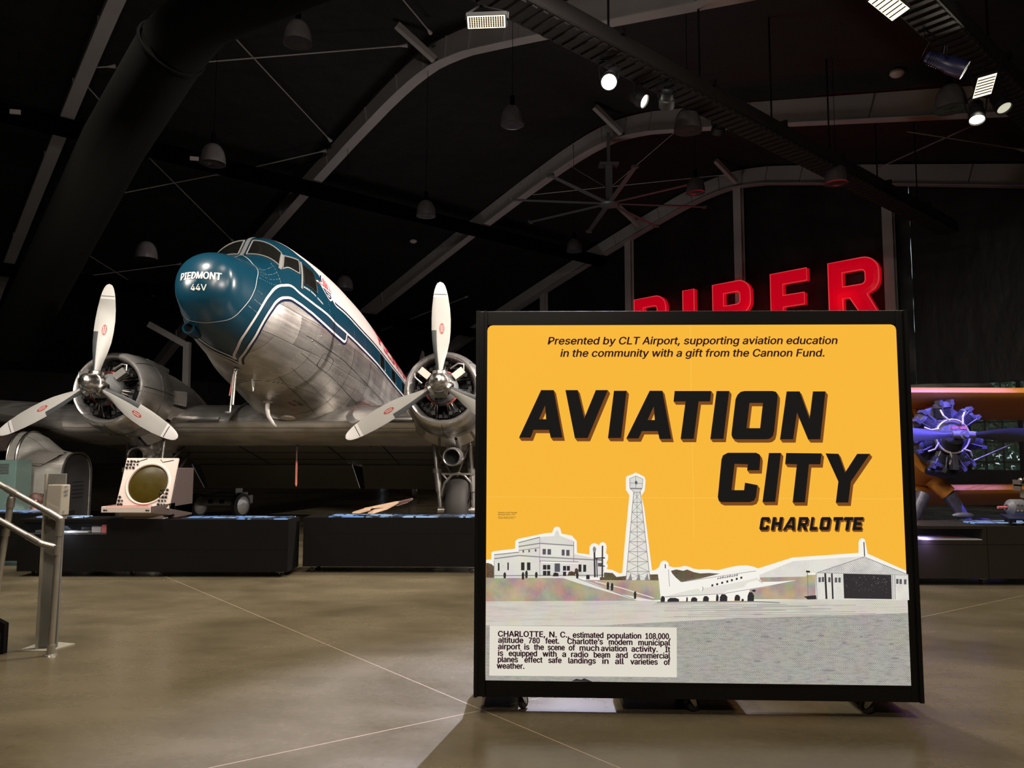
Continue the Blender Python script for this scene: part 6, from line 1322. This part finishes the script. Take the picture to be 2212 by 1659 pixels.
# ================================================================== GROUND CART behind the airliner's left wheel
t = base('ground_cart', (-7.6, 19.4, 0), 'low grey ground cart with white wheels under the airliner wing', 'cart')
q = lambda px_, py_: at_y(px_, py_, 19.0)
m = MB(); a, b = q(440, 1092), q(520, 1086); m.box((a.x, 18.9, a.z), (b.x, 19.9, a.z + .22)); m.box((a.x + .05, 18.95, a.z + .22), (b.x - .1, 19.8, a.z + .30)); m.box((a.x + .35, 19.1, a.z + .30), (a.x + .75, 19.6, a.z + .42)); m.build('chassis', 'cart_white', t, smooth=0, bevel=.02)
m = MB()
for x in (.15, .42): m.box((a.x + x, 18.89, a.z + .06), (a.x + x + .12, 18.9, a.z + .16))
m.build('panel', 'black_paint', t, smooth=0)
for (x, lab) in ((a.x - .08, 0), (b.x + .05, 1)):
    m = MB(); c = Vec((x, 18.86, .30)); d = Vec((1, -.35, 0)).normalized(); m.lathe([(-.07, .001), (-.08, .22), (-.05, .30), (.05, .30), (.08, .22), (.07, .001)], c, d, 28); w = m.build('wheel', 'rubber', t); m = MB(); m.lathe([(.085, .001), (.09, .15), (.08, .22)], c, d, 24); m.build('wheel_disc', 'dispenser_white', w)
    m = MB(); m.tube([c, c + Vec((.1 if not lab else -.15, .6, 0)), Vec((a.x + .1 if not lab else b.x - .1, 19.4, a.z + .1))], .03, 8); m.build('axle', 'dark_steel', t)
# ================================================================== YELLOW BIPLANE at the right
bi = base('biplane', (6.8, 13.2, 0), 'yellow biplane with an exposed radial engine under violet light, right of the sign', 'biplane')
ex, ey, ez = 6.87, 12.0, 1.90
m = MB(); P = []
for (y, w, h, z) in ((12.30, .48, .50, 1.76), (12.6, .50, .58, 1.70), (13.2, .50, .60, 1.58), (14.4, .48, .60, 1.36), (16, .34, .42, 1.10), (18.4, .08, .15, .72)):
    P.append([(ex + w * cos(2 * pi * k / 28), y, z + h * sin(2 * pi * k / 28)) for k in range(28)])
m.grid(P, wrap=True); m.add(P[0], [tuple(range(28))]); m.build('fuselage', 'yellow_fabric', bi, smooth=60)
def bwing(name, yle, z, ch, x0, x1, dih=0.0):
    m = MB(); P = []
    for x in (x0, ex - .6, ex + .6, x1): P.append([Vec((x, yle + ch * a * .97, z - .24 * ch * a + dih * abs(x - ex) + ch * b * 1.15)) for a, b in AF])
    m.grid(P, wrap=True); m.f += [tuple(range(len(AF))), tuple(3 * len(AF) + i for i in range(len(AF)))]; m.m += [0, 0]; return m.build(name, 'yellow_fabric', bi, smooth=40)
bwing('upper_wing', 12.05, 2.60, 1.55, 2.1, 11.6); bwing('lower_wing', 12.7, 1.02, 1.5, 2.4, 11.3, .012)
m = MB()
for (x, y) in ((2.6, 0), (10.9, 0)): pass
m.tube([(7.15, 12.55, 2.60), (6.98, 12.62, 2.10)], .032, 10); m.tube([(6.6, 12.55, 2.60), (6.75, 12.62, 2.10)], .032, 10); m.build('cabane_strut', 'yellow_fabric', bi)
m = MB(); m.tube([(10.4, 12.8, 2.62), (10.3, 13.5, 1.2)], .03, 8); m.tube([(3.3, 12.8, 2.62), (3.4, 13.5, 1.2)], .03, 8); m.build('wing_strut', 'yellow_fabric', bi)
m = MB()
for (p, q2) in (((6.65, 12.6, 2.18), (7.12, 12.5, 2.60)), ((7.02, 12.3, 1.35), (10.4, 12.8, 2.62)), ((7.05, 12.36, 1.33), (10.43, 12.95, 2.62)), ((10.4, 13.4, 1.2), (7.2, 12.8, 2.58))): m.cyl(p, q2, .006, n=5)
m.build('flying_wires', 'steel', bi)
# exposed radial engine
m = MB(); C = Vec((ex, ey, ez)); Yv = Vec((0, 1, 0)); m.lathe([(-.28, .06), (-.26, .12), (-.14, .17), (-.10, .27), (.02, .30), (.16, .30), (.30, .26)], C, Yv, 32); en = m.build('engine', 'engine_violet', bi)
for k in range(7):
    a = pi / 2 + 2 * pi * k / 7 + R(4); d = Vec((cos(a), 0, sin(a))); s = Vec((-sin(a), 0, cos(a))); m = MB(); pr = [(.26, .085)]
    for q2 in range(8): rr = .29 + q2 * .022; pr += [(rr, .105), (rr + .003, .138), (rr + .010, .138), (rr + .013, .105)]
    pr += [(.46, .145), (.51, .135), (.55, .06), (.555, .001)]; m.lathe(pr, C + Vec((0, .04, 0)), d, 18)
    for e in (-1, 1):
        o = C + d * .53 + s * (.085 * e); m.hexa([o + d * x + s * y + Vec((0, z, 0)) for z in (-.10, .05) for x, y in ((-.04, -.03), (.045, -.025), (.045, .025), (-.04, .03))]); m.cyl(o + Vec((0, -.10, 0)) - d * .03, C + d * .24 + s * .05 * e + Vec((0, -.06, 0)), .013, n=8)
    m.build('cylinder', 'engine_violet', en)
    m = MB(); m.tube([C + d * .245 + Vec((0, -.16, 0)) + s * .03, C + d * .33 + s * .11 + Vec((0, -.15, 0)), C + d * .42 + s * .12 + Vec((0, -.10, 0))], .014, 8); m.build('ignition_lead', 'cream_white', en)
m = MB(); m.lathe([(.10, .20), (.12, .47), (.20, .50), (.24, .30)], C, Yv, 28); m.build('intake_manifold', 'engine_violet', en)
m = MB(); m.lathe([(-.15, .245), (-.165, .262), (-.15, .275), (-.135, .262), (-.15, .245)], C, Yv, 40); m.build('ignition_ring', 'cream_white', en)
m = MB(); m.hexa([C + Vec(p) for p in ((-.04, -.20, -.52), (.05, -.20, -.52), (.05, -.05, -.52), (-.04, -.05, -.52), (-.035, -.2, -.28), (.035, -.2, -.28), (.035, -.05, -.28), (-.035, -.05, -.28))]); m.build('sump', 'engine_violet', en, smooth=0, bevel=.01)
m = MB(); m.ball(C + Vec((0, -.16, -.08)), .17, 16, sc=(1, .4, 1)); m.build('nose_case', 'engine_black', en)
m = MB()
for (x, z, w) in ((-.02, .13, .05), (.11, .13, .05)): m.box(C + Vec((x - w, -.26, z - .02)), C + Vec((x + w, -.22, z + .02)))
m.build('red_tag', 'paper_pink', en, smooth=0, label='red safety tags')
# propeller held level
m = MB(); hb = C + Vec((.03, -.36, .02)); m.cyl(hb + Vec((0, .12, 0)), hb + Vec((0, -.06, 0)), .07, n=20); m.cyl(hb + Vec((-.17, 0, 0)), hb + Vec((.17, 0, 0)), .055, n=18); m.cyl(hb + Vec((.0, -.05, .0)), hb + Vec((0, -.11, 0)), .04, n=16); pr2 = m.build('propeller', 'purple_grey', bi)
for sd in (-1, 1):
    m = MB(); P = []
    for (x, ch, th, tw) in ((.15, .09, .08, 40), (.3, .13, .06, 34), (.5, .19, .045, 28), (.75, .225, .034, 22), (1.0, .215, .026, 18), (1.2, .18, .02, 15), (1.32, .12, .012, 14)):
        b = R(tw); P.append([hb + Vec((sd * x, 0, 0)) + Vec((0, -sd * sin(b), cos(b))) * (ch * q2) + Vec((0, cos(b), sd * sin(b))) * (th * w) for q2, w in ((-.5, 0), (-.3, -.42), (0, -.5), (.3, -.35), (.5, 0), (.2, .25), (-.2, .3))])
    m.grid(P, wrap=True); m.add(P[-1], [tuple(range(7))]); m.build('blade', 'blade_dull', pr2, smooth=50)
# exhaust stub, gear leg, wheel
m = MB(); m.tube([(ex - .36, 12.0, 1.36), (ex - .1, 12.0, 1.33), (ex + .12, 12.1, 1.35)], [.05, .09, .09], 14); m.build('exhaust', 'engine_black', bi)
m = MB(); m.tube([(ex + .0, 12.5, 1.22), (ex + .20, 12.4, .98)], [.14, .13], 18); m.build('gear_fairing', 'yellow_fabric', bi)
for s in (1, -1):
    m = MB(); m.tube([(ex + s * .20, 12.4, .98), (ex + s * .52, 12.35, .40), (ex + s * .60, 12.35, .30)], [.11, .085, .06], 16); m.build('gear_leg', 'engine_violet', bi)
    m = MB(); m.lathe([(-.09, .10), (-.10, .2), (-.06, .30), (.06, .30), (.10, .2), (.09, .10)], (ex + s * .72, 12.35, .30), (1, 0, 0), 30); w = m.build('wheel', 'rubber', bi); m = MB(); m.lathe([(-.095, .001), (-.10, .16)], (ex + s * .72, 12.35, .30), (1, 0, 0), 24); m.lathe([(.095, .001), (.10, .16)], (ex + s * .72, 12.35, .30), (1, 0, 0), 24); m.cyl((ex + s * .55, 12.35, .3), (ex + s * .8, 12.35, .3), .03, n=10); m.build('wheel_disc', 'purple_grey', w)
p = (ex, 18.3, .15); m = MB(); m.lathe([(-.04, .05), (-.05, .1), (-.03, .15), (.03, .15), (.05, .1), (.04, .05)], p, (1, 0, 0), 18); m.tube([p, (ex, 18.2, .7)], .03, 8); m.build('tail_wheel', 'rubber', bi)
m = MB(); P = [[Vec((ex + c * b * .5, y + c * a, z)) for a, b in AF] for (y, z, c) in ((17.2, .95, 1.3), (17.6, 1.6, .9), (17.9, 1.9, .4))]; m.grid(P, wrap=True); m.build('fin', 'yellow_fabric', bi); m = MB(); P = [[Vec((x, 17.3 + c * a, .92 + c * b * .5)) for a, b in AF] for (x, c) in ((ex - 1.6, .7), (ex, 1.2), (ex + 1.6, .7))]; m.grid(P, wrap=True); m.build('tailplane', 'yellow_fabric', bi)
# model engine on the right-hand case
t = base('engine_exhibit', (6.9, 10.05, .742), 'grey ribbed engine drum with a red spindle at the right edge, on the brown case', 'engine exhibit'); q = lambda px_, py_: at_y(px_, py_, 10.0)
c0 = q(2174, 1096); m = MB(); m.lathe([(0, .03), (.0, .05), (.05, .10), (.07, .105), (.36, .105), (.40, .07), (.42, .03)], c0, (1, .12, 0), 28); m.build('drum', 'purple_grey', t, smooth=25)
m = MB(); m.cyl(c0 + Vec((-.12, -.01, 0)), c0 + Vec((.02, 0, 0)), .018, n=14); m.build('spindle', 'paper_pink', t, label='red spindle')
m = MB()
for k in range(6):
    a = c0 + Vec((.09 + .05 * k, 0, 0))
    for an in (-1.9, -1.2): d = Vec((0, sin(an) * .8, cos(an))).normalized(); m.ball(a + d * .10, .018, 8)
m.build('ribs', 'post_grey', t)
m = MB(); a = q(2203, 1070); m.cyl((a.x + .06, 10.0, a.z - .03), (a.x + .06, 10.0, a.z + .06), .05, n=16); m.box((a.x - .02, 9.95, a.z + .06), (a.x + .0, 10.1, a.z + .2)); m.box((a.x - .02, 9.95, a.z + .12), (a.x + .2, 10.08, a.z + .14)); m.ball((a.x + .02, 10, a.z + .2), .03, 8); m.ball((a.x + .09, 10, a.z + .21), .03, 8); m.cyl((a.x + .1, 10, a.z), (a.x + .1, 10, a.z + .18), .02, n=8); m.build('carburettor', 'gear_silver', t)
m = MB(); z = c0.z; m.box((c0.x + .06, 9.97, .742), (c0.x + .1, 10.15, z - .08)); m.box((c0.x + .3, 9.97, .742), (c0.x + .34, 10.15, z - .08)); m.build('cradle', 'black_paint', t, smooth=0)
t = base('slanted_reading_panel', (6.7, 9.8, .742), 'low dark reading panel on legs in front of the grey drum', 'panel'); a = q(2150, 1117); m = MB(); m.hexa([Vec(p) for p in ((6.27, 9.67, .80), (7.2, 9.67, .775), (7.2, 9.87, .83), (6.27, 9.87, .845), (6.27, 9.67, .82), (7.2, 9.67, .80), (7.2, 9.87, .85), (6.27, 9.87, .865))]); m.build('panel', 'can_blue', t, smooth=0); m = MB(); m.box((6.28, 9.68, .742), (6.31, 9.71, .80)); m.box((7.15, 9.68, .742), (7.18, 9.71, .78)); m.build('leg', 'dark_steel', t, smooth=0)
booklet((6.60, 9.80, .847), .035, .05, .035, 'wood_tan', 'tiny tan block on the reading panel', 0, 'block', 'block'); booklet((6.65, 9.80, .845), .06, .05, .03, 'paper', 'tiny pale blue-white block beside the tan one', 0, 'block', 'block')
m = MB(); m.ball((6.1, 10.38, .80), .15, 20, sc=(1, .4, .28)); tag(m.build('wheel_top_dome', 'engine_violet', None, loc=(6.1, 10.3, .755)), 'low violet dome standing in for the biplane wheel top behind the brown case edge', 'wheel top')  # added dome, stands for the top of the biplane's wheel
random.seed(1)
